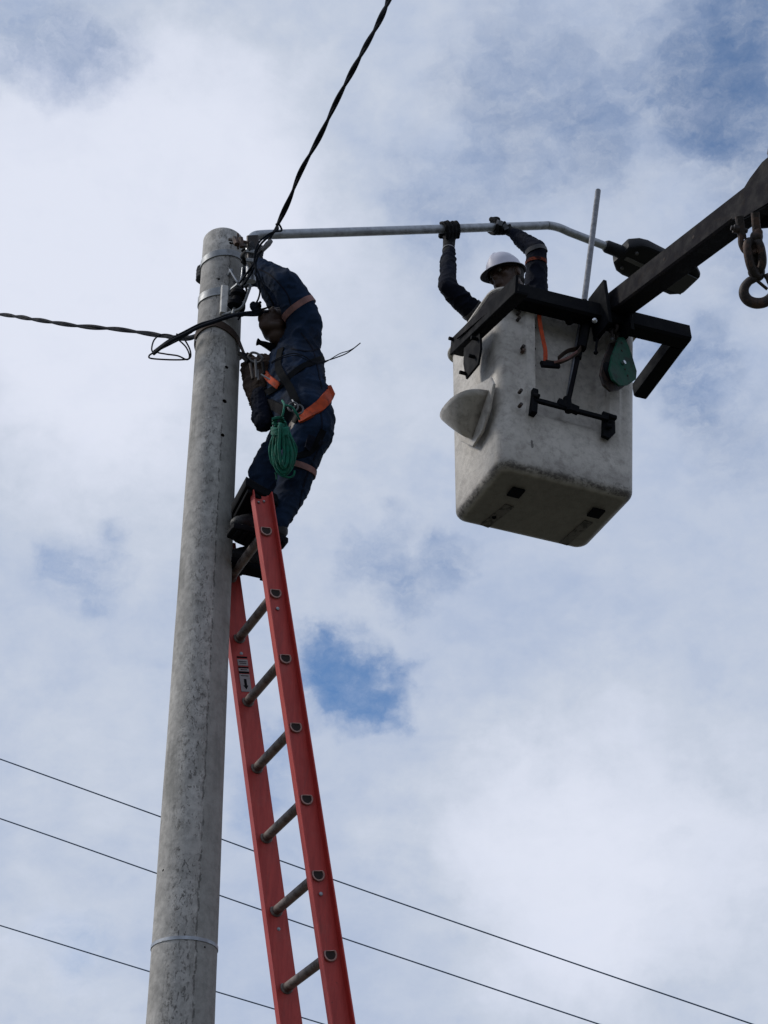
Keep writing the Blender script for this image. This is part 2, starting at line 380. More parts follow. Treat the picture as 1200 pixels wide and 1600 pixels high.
def ring_band(tree, c, axis, wid, name, m, parent, thick=.004, lo=0, hi=360, n=40, rmax=.3):
    c = Vector(c); a = Vector(axis).normalized(); u = a.orthogonal().normalized(); w = a.cross(u); mb = MB(); rows = []
    full = (hi-lo) >= 360; ks = range(n if full else n+1)
    for k in ks:
        t = R(lo+(hi-lo)*k/n); d = u*math.cos(t)+w*math.sin(t); row = []
        for s_ in (-wid/2, 0, wid/2):
            h = tree.ray_cast(c+a*s_, d, rmax); r_ = (h[0]-(c+a*s_)).length if h[0] else .06
            row.append((c+a*s_, d, r_))
        rr = max(x[2] for x in row)*.5+sum(x[2] for x in row)/6
        rows.append((d, rr))
    rs = [r_ for _, r_ in rows]
    L = len(rs); rs = [(rs[(k-1) % L]+2*rs[k]+rs[(k+1) % L])/4 if full or 0 < k < L-1 else rs[k] for k in range(L)]
    v = []
    for (d, _), r_ in zip(rows, rs):
        for s_, e in ((-wid/2, 0), (wid/2, 0), (wid/2, thick), (-wid/2, thick)): v.append(c+a*s_+d*(r_+e))
    f = []; L = len(rows)
    for i in range(L if full else L-1):
        j = (i+1) % L
        for k in range(4): f.append((i*4+k, i*4+(k+1) % 4, j*4+(k+1) % 4, j*4+k))
    if not full: f += [(0, 1, 2, 3), tuple(range(L*4-4, L*4))]
    mb.add(v, f); return mb.build(name, m, parent)
def draped(tree, pix, wid, name, m, parent, lift=.004, n=6):
    q = [Vector((a, b, 0)) for a, b in pix]; q = spline(q, n); P = []; N = []
    for p in q:
        h = tree.ray_cast(CO, ray(p.x, p.y).normalized(), 50)
        if h[0]: P.append(h[0]); N.append(h[1])
    N = [sum(N[max(0, i-3):i+4], Vector()).normalized() for i in range(len(N))]
    v = []; L = len(P)
    for i in range(L):
        T = (P[min(L-1, i+1)]-P[max(0, i-1)]).normalized(); s_ = T.cross(N[i]).normalized()
        for a, e in ((-.5, -.5), (.5, -.5), (.5, 1), (-.5, 1)): v.append(P[i]+s_*wid*a+N[i]*lift*e)
    f = [(i*4+k, i*4+(k+1) % 4, i*4+4+(k+1) % 4, i*4+4+k) for i in range(L-1) for k in range(4)]+[(0, 1, 2, 3), tuple(range(L*4-4, L*4))]
    return MB().add(v, f).build(name, m, parent)
def grip(c, a, p, R0, fr=.0115, flip=1, thumb=True, spread=.024):
    """hull list of a hand whose palm lies on side p of a bar (axis a) and whose fingers close round it"""
    c = Vector(c); a = Vector(a).normalized(); p = Vector(p); p = (p-a*p.dot(a)).normalized(); t = a.cross(p)*flip
    H = []
    B = Matrix((a, p, t)).transposed()
    pc = c+p*(R0+.020)
    H.append([(pc-t*.030, (.034, .015, .018), B), (pc+t*.028, (.042, .013, .016), B)])
    for i, o in enumerate((-1.5, -.5, .5, 1.5)):
        ln = (215, 240, 232, 200)[i]; base = c+a*o*spread; pts = []
        st_ = base+p*(R0+.016)+t*.034
        pts.append((st_, fr*1.08))
        for k, an in enumerate((70, 120, 165, ln)):
            g = R(an+i*3); pts.append((base+(p*math.cos(g)+t*math.sin(g))*(R0+fr*.95)*(1.12 if k == 0 else 1)+a*o*.002*k, fr*(1.05-.06*k)))
        H += limb(pts)
    if thumb:
        base = pc-t*.032-a*.030; g1 = R(-75); g2 = R(-130); g3 = R(-175)
        pts = [(base, fr*1.35)]+[(c-a*(.026-.006*k)+(p*math.cos(g)+t*math.sin(g))*(R0+fr*1.0), fr*(1.2-.08*k)) for k, g in enumerate((g1, g2, g3))]
        H += limb(pts)
    return H, pc-t*.040+p*.002

# ------------------------------------------------------------------ ground
def ground():
    m = bpy.data.materials.new('dry_earth'); m.use_nodes = True; t = NT(m.node_tree)
    tc = t.n('ShaderNodeTexCoord').outputs['Object']
    n1 = t.noise(tc, .35, 9, .65).outputs[0]; n2 = t.noise(tc, 6, 8, .7).outputs[0]
    col = t.mix(t.ramp(n1, .35, .65), (.085, .075, .06), (.05, .062, .03)); col = t.mix(t.ramp(n2, .4, .7, 0, .6), col, (.13, .12, .10))
    b = t.n('ShaderNodeBump', i_Strength=.6, i_Distance=.05, i_Height=n2)
    p = t.n('ShaderNodeBsdfPrincipled', i_Base_Color=col, i_Roughness=.95, i_Normal=b); t.n('ShaderNodeOutputMaterial', i_Surface=p)
    n = 24; sz = 1500; v = [((i/n-.5)*2*sz, (j/n-.5)*2*sz, 0) for j in range(n+1) for i in range(n+1)]
    f = [(j*(n+1)+i, j*(n+1)+i+1, (j+1)*(n+1)+i+1, (j+1)*(n+1)+i) for j in range(n) for i in range(n)]
    o = MB().add(v, f).build('ground', m, smooth=False); o['kind'] = 'structure'
ground()

# ------------------------------------------------------------------ concrete pole
PX, PY = -.795, 5.70
pt = AY(350, 372, PY); PXt = pt.x; pb = AY(284, 1560, PY); PXb = pb.x
ZT = AY(346, 353.5, PY-.105)[2]
def pole_axis(z): return Vector((PXb+(PXt-PXb)*(z-pb.z)/(pt.z-pb.z), PY, z))
def pole_r(z): return .1045+(ZT-z)*.0053
pole = thing('concrete_pole', pole_axis(0), 'weathered grey round concrete pole with steel bands near its top, carrying the cables', 'utility pole')
def build_pole():
    mb = MB(); seg = 72; zs = [0]+list(np.linspace(.5, ZT-.012, 60))+[ZT]
    v = []; f = []
    for z in zs:
        c = pole_axis(z); r_ = pole_r(z)-(.008 if z == ZT else 0)
        for k in range(seg):
            a = 2*math.pi*k/seg; rr = r_+.0012*noise.noise(Vector((math.cos(a)*2, math.sin(a)*2, z*3)))
            v.append(c+Vector((math.cos(a)*rr, math.sin(a)*rr, 0)))
    for i in range(len(zs)-1):
        for k in range(seg): f.append((i*seg+k, i*seg+(k+1) % seg, (i+1)*seg+(k+1) % seg, (i+1)*seg+k))
    f.append(tuple(range(seg))); f.append(tuple(range((len(zs)-1)*seg, len(zs)*seg)))
    me = MB().add([Vector(p)-pole.location for p in v], f).mesh('shaft')
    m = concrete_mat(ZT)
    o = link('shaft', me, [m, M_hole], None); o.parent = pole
    # real bolt holes
    cut = MB()
    for (px, py, rr) in ((354, 574, .0095), (351, 627, .011), (348, 680, .0095), (255, 1360, .005), (342, 436, .007), (360, 380, .008), (320, 1480, .004)):
        h = o_ray_pole(px, py); n_ = (h-pole_axis(h.z)).normalized(); n_.z = 0
        cut.cyl(h+n_*.02-pole.location, h-n_*.05-pole.location, rr, 12)
    cm = cut.mesh('cut'); co = bpy.data.objects.new('cut', cm); COL.objects.link(co); cm.materials.append(m); cm.materials.append(M_hole)
    for p in cm.polygons: p.material_index = 1
    co.location = pole.location
    md = o.modifiers.new('b', 'BOOLEAN'); md.object = co; md.operation = 'DIFFERENCE'; md.solver = 'EXACT'
    bpy.context.view_layer.update(); dg = bpy.context.evaluated_depsgraph_get()
    me2 = bpy.data.meshes.new_from_object(o.evaluated_get(dg)); o.modifiers.clear(); o.data = me2; bpy.data.objects.remove(co)
    for p in me2.polygons: p.use_smooth = True
    me2.set_sharp_from_angle(angle=R(38))
def o_ray_pole(px, py, extra=0.):
    r_ = ray(px, py).normalized(); t = 4.
    while t < 12:
        p = CO+r_*t; c = pole_axis(p.z)
        if (p.xy-c.xy).length < pole_r(p.z)+extra: return p
        t += .002
    return CO+r_*7
build_pole()
def pole_band(z0, wid, thick, name, m, parent, tilt=(0, 0), gap=None):
    """steel band round the pole; tilt = slope in x and y"""
    v = []; f = []; n = 64
    for k in range(n):
        a = 2*math.pi*k/n
        for dz, e in ((-wid/2, .001), (wid/2, .001), (wid/2, thick), (-wid/2, thick)):
            z = z0+dz+math.cos(a)*tilt[0]+math.sin(a)*tilt[1]; r_ = pole_r(z)+e; v.append(pole_axis(z)+Vector((math.cos(a)*r_, math.sin(a)*r_, 0)))
    for i in range(n):
        j = (i+1) % n
        for k in range(4): f.append((i*4+k, i*4+(k+1) % 4, j*4+(k+1) % 4, j*4+k))
    return MB().add(v, f).build(name, m, parent)
def band_z(py, px=290): # height at which the front of the pole shows at row py
    return AY(px, py, PY-.11)[2]
pole_band(band_z(1467, 287), .013, .003, 'steel_strap', M_galv, pole)
zb2 = band_z(447, 345)
pole_band(zb2-.004, .050, .006, 'clamp_band', M_band, pole, tilt=(.012, .03))
# small bolt of the lower band and wire tie
h = o_ray_pole(357, 430); n_ = (h-pole_axis(h.z)).normalized()
MB().cyl(h, h+n_*.035, .012, 6).cyl(h+n_*.02, h+n_*.045, .007, 10).build('bolt', M_galv, pole)
# bracket plate, pale block and spool insulator hanging at the band
h = o_ray_pole(349, 474); n_ = (h-pole_axis(h.z)).normalized(); sd_ = Vector((0, 0, 1)).cross(n_)
MB().beam(h+n_*.022+Vector((0, 0, .088)), h+n_*.022-Vector((0, 0, .088)), .036, .028, up=n_, bev=.15).build('strap_plate', M_porc, pole)
ic = D(371, 468, 7.47)
ins = MB(); prof_r = [.026, .040, .043, .026, .026, .042, .044, .030]; zz = [-.05, -.043, -.026, -.016, .008, .02, .036, .05]
ax = Vector((.25, -.15, 1)).normalized()
ins.sweep([ic+ax*z for z in zz], prof_r, 20); ins.build('spool_insulator', M_rubber, pole)
MB().sweep(spline([ic+ax*.075+Vector((-.05, .03, .0)), ic+ax*.07, ic+ax*.07+Vector((.045, -.02, 0)), ic+Vector((.05, -.03, 0)), ic-ax*.06+Vector((.04, -.02, 0)), ic-ax*.07, ic-ax*.065+Vector((-.06, .03, 0))], 6), .007, 8)\
  .cyl(ic-ax*.085, ic+ax*.09, .008, 10).build('clevis', M_band, pole)
MB().beam(D(362, 455, 7.56), D(374, 445, 7.50), .03, .012).build('bracket_arm', M_band, pole)
MB().beam(D(362, 488, 7.50), D(374, 478, 7.46), .03, .012).build('bracket_arm', M_band, pole)
MB().sweep(dspline([(359, 421, 7.62), (368, 436, 7.57), (373, 441, 7.56), (377, 434, 7.58), (379, 418, 7.62)], 6), .0045, 8)\
  .build('tie_wire', M_galv, pole)

# ------------------------------------------------------------------ street light on its arm
arm = thing('street_light', D(392, 372, 7.72), 'galvanized street light arm with dark flat lamp head, held level at the pole top', 'street light')
AP = [(392, 440, 7.62), (391, 400, 7.68), (391, 380, 7.72), (397, 369.5, 7.75), (412, 366.8, 7.78), (432, 366.2, 7.82), (700, 357.5, 8.44), (840, 352.8, 8.80), (858, 352.5, 8.84), (874, 356, 8.89), (890, 363, 8.93), (955, 388, 9.05)]
pp = []
for i in range(len(AP)-1):
    a, b = D(*AP[i]), D(*AP[i+1])
    pp.append(a)
pp.append(D(*AP[-1]))
ppS = pp[:1]+spline(pp[1:6], 6)+[D(500, 364, 7.98), D(600, 360.8, 8.21)]+spline(pp[6:11], 6)+[pp[11]]
MB().sweep(ppS, .0245, 20).build('arm_pipe', M_galv, arm)
def pipe_at(px):
    for i in range(len(AP)-1):
        if AP[i][0] <= px <= AP[i+1][0]:
            t = (px-AP[i][0])/(AP[i+1][0]-AP[i][0]); return D(*AP[i]).lerp(D(*AP[i+1]), t)
pipe_dir = (D(*AP[7])-D(*AP[6])).normalized()
zb1 = band_z(391, 343)
pole_band(zb1+.005, .040, .006, 'clamp_band', M_band, arm, tilt=(.018, .02))
b0 = D(382, 384, 7.72)
MB().beam(D(365, 377, 7.66), D(392, 384, 7.64), .05, .008, up=(0, -1, .3)).beam(D(372, 366, 7.68), D(372, 388, 7.66), .025, .01, up=(1, 0, 0))\
  .cyl(D(358, 374, 7.66), D(388, 379, 7.60), .008, 8).cyl(D(366, 372, 7.62), D(370, 382, 7.58), .014, 6).cyl(D(376, 372, 7.6), D(378, 386, 7.58), .014, 6)\
  .beam(D(395, 372, 7.66), D(396, 408, 7.6), .06, .05, up=(0, -1, 0)).build('clamp_bracket', M_rust, arm)
MB().cyl(D(386, 392, 7.6), D(400, 394, 7.58), .011, 6).cyl(D(386, 406, 7.57), D(400, 408, 7.55), .011, 6).build('clamp_bolt', M_galv, arm)
# lamp head
e0 = D(945, 384, 9.03); e1 = D(985, 399.5, 9.10); ld = (D(1085, 446, 9.30)-D(965, 392, 9.06)).normalized()
MB().sweep([e0, e0+(e1-e0)*.08, e1], [.030, .038, .040], 20).build('spigot_collar', M_lum, arm)
def lamp_head():
    c0 = D(972, 395, 9.07); L = ld; up = Vector((0, 0, 1)); up = (up-L*up.dot(L)).normalized(); sd = L.cross(up).normalized()
    # plan outline measured along L (length) and sideways
    st = [(-.01, .075), (.0, .085), (.045, .122), (.10, .135), (.30, .135), (.46, .130), (.51, .10), (.52, .085)]
    rings = []; N = 20
    for (l, w) in st:
        hgt = (.044 if l < .0 else .060) if l < .2 else .040 if l < .5 else .028
        ring = []
        for k in range(N):
            a = 2*math.pi*k/N; ca, sa = math.cos(a), math.sin(a)
            x = w*math.copysign(abs(ca)**.35, ca); z = hgt*math.copysign(abs(sa)**.45, sa)
            if z < 0: z *= .55
            ring.append(c0+L*l+sd*x+up*z)
        rings.append(ring)
    v = [p for r_ in rings for p in r_]; f = [(i*N+k, i*N+(k+1) % N, (i+1)*N+(k+1) % N, (i+1)*N+k) for i in range(len(st)-1) for k in range(N)]
    f += [tuple(range(N)), tuple(range(len(v)-N, len(v)))]
    MB().add(v, f).build('lamp_housing', M_lum, arm)
    q = [c0+L*l+sd*x-up*.029 for l, x in ((.20, -.09), (.50, -.08), (.50, .08), (.20, .09))]
    MB().prism(q, -up*.008, .003).build('lamp_lens', M_lens, arm)
    mb = MB()
    for s_ in (-1, 1): mb.cyl(c0+L*.05+sd*.07*s_-up*.03, c0+L*.05+sd*.07*s_-up*.048, .010, 8)
    mb.beam(c0+L*.02-up*.026, c0+L*.16-up*.03, .03, .022).build('hinge_clip', M_dull, arm)
lamp_head()

# ------------------------------------------------------------------ ladder
LP = Vector((-.5097, 5.4491, 5.2999+1.6-1.6)); LP = Vector((-.50971, 5.44907, 5.29992))
ra = R(116.6357); rl = R(-9.516)
LR = Vector((math.cos(ra), math.sin(ra), 0)); LN = Vector((-math.sin(ra), math.cos(ra), 0))   # along rungs (away), towards the pole
LD = (LN*math.sin(rl)-Vector((0, 0, 1))*math.cos(rl)).normalized(); LW = .4131
LF = LD.cross(LR).normalized()                                     # front/back of the rails
if LF.dot(LN) < 0: LF = -LF                                       # LF points to the pole side
nr = int((LP.z-.25)/(.305*-LD.z))
foot = LP+LD*((LP.z)/-LD.z)
ladder = thing('ladder', foot+LR*LW/2, 'red fibreglass ladder with grey rungs leaning against the concrete pole', 'ladder')
def rail(o, outward):
    top = o-LD*.185; bot = o+LD*((o.z-.01)/-LD.z)
    w, fl, th = .046, .032, .005
    # profile in (LF, outward) plane, C open outward
    pr = [(-w, -th), (w, -th), (w, fl), (w-th, fl), (w-th, 0), (-w+th, 0), (-w+th, fl), (-w, fl)]
    v = []
    for P in (top, bot):
        for a, b in pr: v.append(P+LF*a+outward*b)
    f = [(k, (k+1) % 8, 8+(k+1) % 8, 8+k) for k in range(8)]+[(0, 1, 4, 5), (1, 2, 3, 4), (0, 5, 6, 7), (8, 9, 12, 13), (9, 10, 11, 12), (8, 13, 14, 15)]
    return MB().add(v, f).build('rail', M_red, ladder, smooth=False)
rail(LP, -LR); rail(LP+LR*LW, LR)
# one rung, then copies
def make_rung():
    n = 24; pr = []
    for k in range(n):
        a = 2*math.pi*k/n; x, y = math.cos(a), math.sin(a)
        # local: prof x -> w = T x u ; y -> up
        pr.append((x, min(y, .55)))
    up = -LD
    a0 = LP-LR*.006; b0 = LP+LR*(LW+.006)
    rg = MB().sweep([a0+LR*.003, a0+LR*.012, b0-LR*.012, b0-LR*.003], [.0205]*4, prof=pr, up=up, caps=True).build('rung', M_alu, ladder)
    for P, s_ in ((a0, 1), (b0, -1)):
        # ferrule ring and a dark disc painting the shade inside the rung
        u_ = up; w_ = LR.cross(u_).normalized(); v = []
        for o_, r_ in ((.006, .0272), (-.003, .0265), (-.0042, .0245), (-.0042, .0215), (.0, .0195), (.004, .0190)):
            for x_, y_ in pr: v.append(P+LR*s_*o_+(w_*x_+u_*y_)*r_)
        f = [(i*n+k, i*n+(k+1) % n, (i+1)*n+(k+1) % n, (i+1)*n+k) for i in range(5) for k in range(n)]
        MB().add(v, f).build('ferrule', M_rim, rg)
        MB().sweep([P+LR*s_*.0025, P-LR*s_*.0005], [.0200, .0200], prof=pr, up=up).build('hollow_shade', M_hole, rg)
    for P, s_ in ((LP+LR*.004, 1), (LP+LR*(LW-.004), -1)):
        MB().sweep([P, P+LR*s_*.006, P+LR*s_*.010], [.027, .027, .021], prof=pr, up=up).build('inner_collar', M_alu, rg)
    return rg
rg0 = make_rung(); kids0 = [c for c in COL.objects if c.parent == rg0]
for i in range(1, nr+1):
    c = rg0.copy(); COL.objects.link(c); c.location = rg0.location+LD*.305*i
    for k in kids0:
        d = k.copy(); COL.objects.link(d); d.parent = c
# rivets, sticker
for i in (1, 5):
    for P, o in ((LP, -LR), (LP+LR*LW, -LR)):
        q = P+LD*(.305*i+.075); MB().sweep([q+o*.001, q+o*.006, q+o*.008], [.008, .0075, .003], 10).build('rivet', M_galv, ladder)
for dz, dx in ((-.15, -.012), (-.142, .014)):
    q = LP+LD*dz+LF*dx; MB().ball(q-LR*.003, .006).build('rivet', M_galv, ladder)
def sticker(s0, s1, wid, base, marks, name, dx=0.):
    # lies on the inner face of the far rail
    w0 = LP+LR*(LW-.0065)
    def quad(a, b, x0, x1, off): return [w0+LD*a+LF*x0-LR*off, w0+LD*b+LF*x0-LR*off, w0+LD*b+LF*x1-LR*off, w0+LD*a+LF*x1-LR*off]
    st = MB().prism([*quad(s0, s1, -wid+dx, wid+dx, 0)], -LR*.0012).build(name, base, ladder, smooth=False)
    if marks:
        mb = MB()
        for (a, b, x0, x1) in marks: mb.prism(quad(a, b, x0+dx, x1+dx, .0014), -LR*.0006)
        mb.build('printed_mark', M_black, st, smooth=False)
    return w0
M_stick = mat('white_sticker', (.27, .24, .245), .5, 0, .12, 30, .05, 60, dark=(.2, .17, .17), dscale=25, damt=.35)
y0 = .410
sticker(y0, y0+.030, .024, M_stick, [(y0+.010, y0+.013, -.018, .018), (y0+.018, y0+.021, -.016, .015)], 'warning_label')
sticker(y0-.014, y0-.007, .024, M_black, None, 'warning_stripe')
sticker(y0+.036, y0+.042, .024, M_black, None, 'warning_stripe'); sticker(y0+.044, y0+.058, .024, M_stick, [(y0+.049, y0+.052, -.015, .015)], 'warning_label'); sticker(y0+.060, y0+.067, .024, M_black, None, 'warning_stripe')
w0 = sticker(y0+.071, y0+.155, .024, M_stick, [(y0+.078, y0+.081, -.018, .018), (y0+.095, y0+.128, -.006, .006)], 'warning_label')
q0 = w0-LR*.0014
MB().prism([q0+LD*(y0+.126)-LF*.012, q0+LD*(y0+.126)+LF*.012, q0+LD*(y0+.145)], -LR*.0006).build('printed_mark', M_black, ladder, smooth=False)
# black pole grip across the ladder top
zg = LP.z+.178
gp = [AZ(*p, zg) for p in ((384, 758), (433, 786), (441, 816), (434, 846), (392, 858), (364, 846), (361, 800))]
MB().prism(gp, (0, 0, .050), .006).build('pole_grip', M_rubber, ladder)
gp2 = [AZ(*p, zg-.0) for p in ((387, 762), (431, 788), (437, 816), (431, 842), (392, 853), (367, 842), (365, 803))]
MB().prism(gp2, (0, 0, -.020), .004).build('grip_block', M_rubber, ladder)

# ------------------------------------------------------------------ bucket
BA = R(24.0); BU = Vector((math.cos(BA), math.sin(BA), 0)); BV = Vector((-math.sin(BA), math.cos(BA), 0)); BZ = Vector((0, 0, 1))
KS = .90
def KP(p, s=KS): return CO+(p-CO)*s
BL, BW, BH = .735, .52, 1.105
ZB = CAM_H+4.7*KS
N0 = AZ(781, 725, ZB)                       # near bottom corner (before rounding)
bucket = thing('lift_bucket', N0+BU*BL/2+BV*BW/2, 'scuffed white fibreglass work bucket hanging from the black boom frame', 'work bucket')
def rrect(x0, x1, y0, y1, r, n=9, sub=34):
    pts = []
    def arc(cx, cy, a0):
        for k in range(n): a = a0+math.pi/2*k/(n-1); pts.append((cx+r*math.cos(a), cy+r*math.sin(a)))
    def line(a, b, m):
        for k in range(1, m): pts.append((a[0]+(b[0]-a[0])*k/m, a[1]+(b[1]-a[1])*k/m))
    arc(x0+r, y0+r, math.pi); line((x0+r, y0), (x1-r, y0), sub*2)
    arc(x1-r, y0+r, -math.pi/2); line((x1, y0+r), (x1, y1-r), sub)
    arc(x1-r, y1-r, 0); line((x1-r, y1), (x0+r, y1), sub)
    arc(x0+r, y1-r, math.pi/2); line((x0, y1-r), (x0, y0+r), sub)
    return pts
def ss(a, b, x): t = max(0, min(1, (x-a)/(b-a))); return t*t*(3-2*t)
FLU, LEAN = 1.5, .082
TAP = .028          # outward flare of each side at the top
def bucket_xy(u, v, z):
    """flare and the moulded front panel; u,v bottom-plan coordinates, z height"""
    k = z/BH*TAP; cx, cy = BL/2, BW/2
    U = cx+(u-cx)*(1+k*FLU/cx)+LEAN*z; V = cy+(v-cy)*(1+k/cy*1.0)
    if v < .03:     # front wall (towards the boom)
        hgt = ss(.30, .46, z)
        rec = ss(.180, .190, u)*(1-ss(.525, .56, u))*ss(.34, .40, z)*.045
        rib = ss(.120, .130, u)*(1-ss(.180, .190, u))*ss(.16, .50, z)*.026
        rib2 = ss(.565, .575, u)*(1-ss(.63, .645, u))*ss(.22, .50, z)*.016
        V += rec-rib-rib2
    return U, V
def build_bucket():
    zs = []; r0 = .060; eb = .050
    for k in range(9): a = math.pi/2*k/8; zs.append((eb*(1-math.cos(a)), eb*(1-math.sin(a))))  # (z, inset)
    for z in np.linspace(eb, BH-.03, 56)[1:]: zs.append((z, 0.))
    rings = []
    for z, ins in zs:
        ring = []
        for (u, v) in rrect(ins, BL-ins, ins, BW-ins, max(.02, r0-ins*.55)):
            U, V = bucket_xy(u, v, z); ring.append(N0+BU*U+BV*V+BZ*(z))
        rings.append(ring)
    # turned lip, then down the inside
    base = [(u, v) for (u, v) in rrect(0, BL, 0, BW, r0)]
    cx, cy = BL/2, BW/2
    for off, z in ((.004, BH-.028), (.020, BH-.026), (.028, BH-.016), (.028, BH-.006), (.022, BH), (.004, BH), (-.008, BH-.006), (-.010, BH-.05), (-.012, .10), (-.03, .055)):
        k = z/BH*TAP; ring = []
        for (u, v) in base:
            su, sv_ = (u-cx)/cx, (v-cy)/cy; nrm = Vector((math.copysign(abs(su)**5, su), math.copysign(abs(sv_)**5, sv_))); 
            nrm = nrm.normalized() if nrm.length > 1e-6 else Vector((0, 0))
            U = cx+(u-cx)*(1+k*FLU/cx)+LEAN*z+nrm.x*off; V = cy+(v-cy)*(1+k/cy)+nrm.y*off
            if off < 0 and v < .03: V += .045
            ring.append(N0+BU*U+BV*V+BZ*z)
        rings.append(ring)
    n = len(rings[0]); v = [p-bucket.location for r_ in rings for p in r_]
    f = [(i*n+k, i*n+(k+1) % n, (i+1)*n+(k+1) % n, (i+1)*n+k) for i in range(len(rings)-1) for k in range(n)]
    f += [tuple(range(n))[::-1], tuple(range(len(v)-n, len(v)))]
    me = MB().add(v, f).mesh('shell'); m = bucket_mat(BH)
    o = link('shell', me, m, None); o.parent = bucket; return m
M_bucket = build_bucket()
M_under = mat('floor_fibreglass', (.115, .105, .10), .6, 0, .2, 12, .3, 90, dark=(.03, .027, .025), dscale=30, damt=.6)
def BP(u, v, z): return N0+BU*u+BV*v+BZ*z
def front(px, py, v=-.01): return PL(px, py, BP(0, v, 0), BV)
def left(px, py, u=-.02): return PL(px, py, BP(u, 0, 0), BU)
# under the floor: black blocks painting the shaded square holes, then skids
for (px, py) in ((806, 768), (931, 800)):
    c = AZ(px, py, ZB-.001)
    MB().prism([c+BU*a+BV*b for a, b in ((-.033, -.033), (.033, -.033), (.033, .033), (-.033, .033))], (0, 0, -.014), .003).build('floor_hole_shade', M_rubber, bucket)
for (pa, pb_) in (((797, 790), (757, 822)), ((920, 815), (880, 850))):
    a, b = AZ(*pa, ZB-.002), AZ(*pb_, ZB-.002)
    MB().beam(a, b, .050, .006, bev=.3).build('floor_skid', M_under, bucket)
MB().cyl(AZ(772, 808, ZB-.003), AZ(772, 808, ZB-.009), .011, 12).build('floor_bolt', M_rubber, bucket)
# moulded foot step on the left wall: a plate with a hood bulging out
def step():
    # plate outline on the left wall
    def LPt(px, py, e): # point at distance e outside the flared left wall
        return left(px, py, -.012-e)
    out = [(742, 606), (770, 590), (775, 600), (768, 640), (757, 675), (742, 699), (722, 690), (716, 678)]
    MB().prism([LPt(px, py, .0) for px, py in out], -BU*.014, .004).build('step_plate', M_bucket, bucket)
    # hood: fan of profiles from the apex (low, right) to the mouth (high)
    c = LPt(750, 655, .012); H = MB()
    ctr = LPt(744, 640, .012); n = 14; v = []; mm = 9
    A = LPt(738, 686, .012)      # lower apex
    Pt = LPt(764, 610, .012)     # near end of the mouth
    Pn = LPt(717, 664, .012)     # far end of the mouth
    for i in range(n+1):
        an = math.pi*i/n; t = .5-.5*math.copysign(abs(math.cos(an))**.85, math.cos(an))
        base = Pn.lerp(Pt, t)     # mouth base line on plate
        bulge = .150*math.sin(an)**.62
        for j in range(mm+1):
            s_ = j/mm
            p = base.lerp(A, s_**.9)
            o = bulge*(1-s_)**.55
            v.append(p-BU*o-BZ*o*.12)
    f = [(i*(mm+1)+j, i*(mm+1)+j+1, (i+1)*(mm+1)+j+1, (i+1)*(mm+1)+j) for i in range(n) for j in range(mm)]
    o = H.add(v, f).build('step_hood', M_bucket, bucket)
    md = o.modifiers.new('s', 'SOLIDIFY'); md.thickness = .006; md.offset = 0
step()
# bolts and slots on the moulded rib
for (px, py) in ((811, 488), (811, 497), (818, 541), (818, 547), (814, 610), (814, 632)):
    p = front(px, py, -.045); MB().cyl(p+BV*.02, p-BV*.006, .009, 8).build('rib_bolt', M_rust, bucket)
for (px, py, s_) in ((833, 508, .012), (835, 512, .007), (834, 545, .011), (834, 571, .010), (942, 541, .008), (944, 560, .006), (941, 604, .012), (925, 490, .008)):
    p = front(px, py, .006); MB().cyl(p+BV*.02, p-BV*.004, s_, 8).build('wall_bolt', M_rubber, bucket)

# ------------------------------------------------------------------ boom with its carrying frame
ZF = CAM_H+5.65*KS
boom = thing('boom_arm', AZ(950, 480, ZF), 'black steel boom with a U shaped frame gripping the white bucket', 'boom')
V0 = -.085
FC = PL(812, 464, BP(0, V0, 0), BV); ZF = FC.z
def FP(px, v, z=None):           # point on the vertical plane at v whose height is the frame's
    # search u so the projection column matches
    lo, hi = -1., 2.
    for _ in range(40):
        mid = (lo+hi)/2; P = BP(mid, v, 0); P.z = z or ZF; q = project(P)
        if q[0] < px: lo = mid
        else: hi = mid
    return P
def project(P):
    q = cam.matrix_world.inverted() @ P; return (600+FPX*q.x/-q.z, 800-FPX*q.y/-q.z)
uL = FP(812, V0); uR = AZ(1072, 527, ZF); FU = (uR-uL).normalized(); FV = Vector((-FU.y, FU.x, 0))
fb = MB().beam(uL-FU*.03, uR+FU*.0, .098, .105).build('frame_front', M_black, boom)
MB().beam(uR-FU*.030+FV*.0535, uR-FU*.030+FV*.46-BZ*.012, .080, .095).build('frame_side', M_black, boom)
# left side bar, dropping a little towards its far end, flat with a folded lip
a = left(806, 445, -.075); b = left(706, 542, -.045)
MB().beam(a-(b-a).normalized()*.01, b, .014, .095, up=(0, 0, 1), bev=.2).beam(a+BU*.032-BZ*.041, b+BU*.032-BZ*.041, .06, .012, up=(0, 0, 1), bev=.2).build('frame_side', M_black, boom)
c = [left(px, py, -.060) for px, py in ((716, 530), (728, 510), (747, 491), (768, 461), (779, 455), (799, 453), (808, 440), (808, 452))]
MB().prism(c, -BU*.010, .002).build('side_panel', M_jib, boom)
c = [left(px, py, -.030) for px, py in ((728, 545), (753, 520), (754, 545), (750, 570), (731, 593), (727, 570))]
MB().prism(c, -BU*.012, .002).build('side_bracket', M_black, boom)
for (px, py) in ((711, 531), (728, 584), (742, 558), (746, 530)):
    p = left(px, py, -.04); MB().cyl(p, p-BU*.035, .010, 6).build('bracket_bolt', M_black, boom)
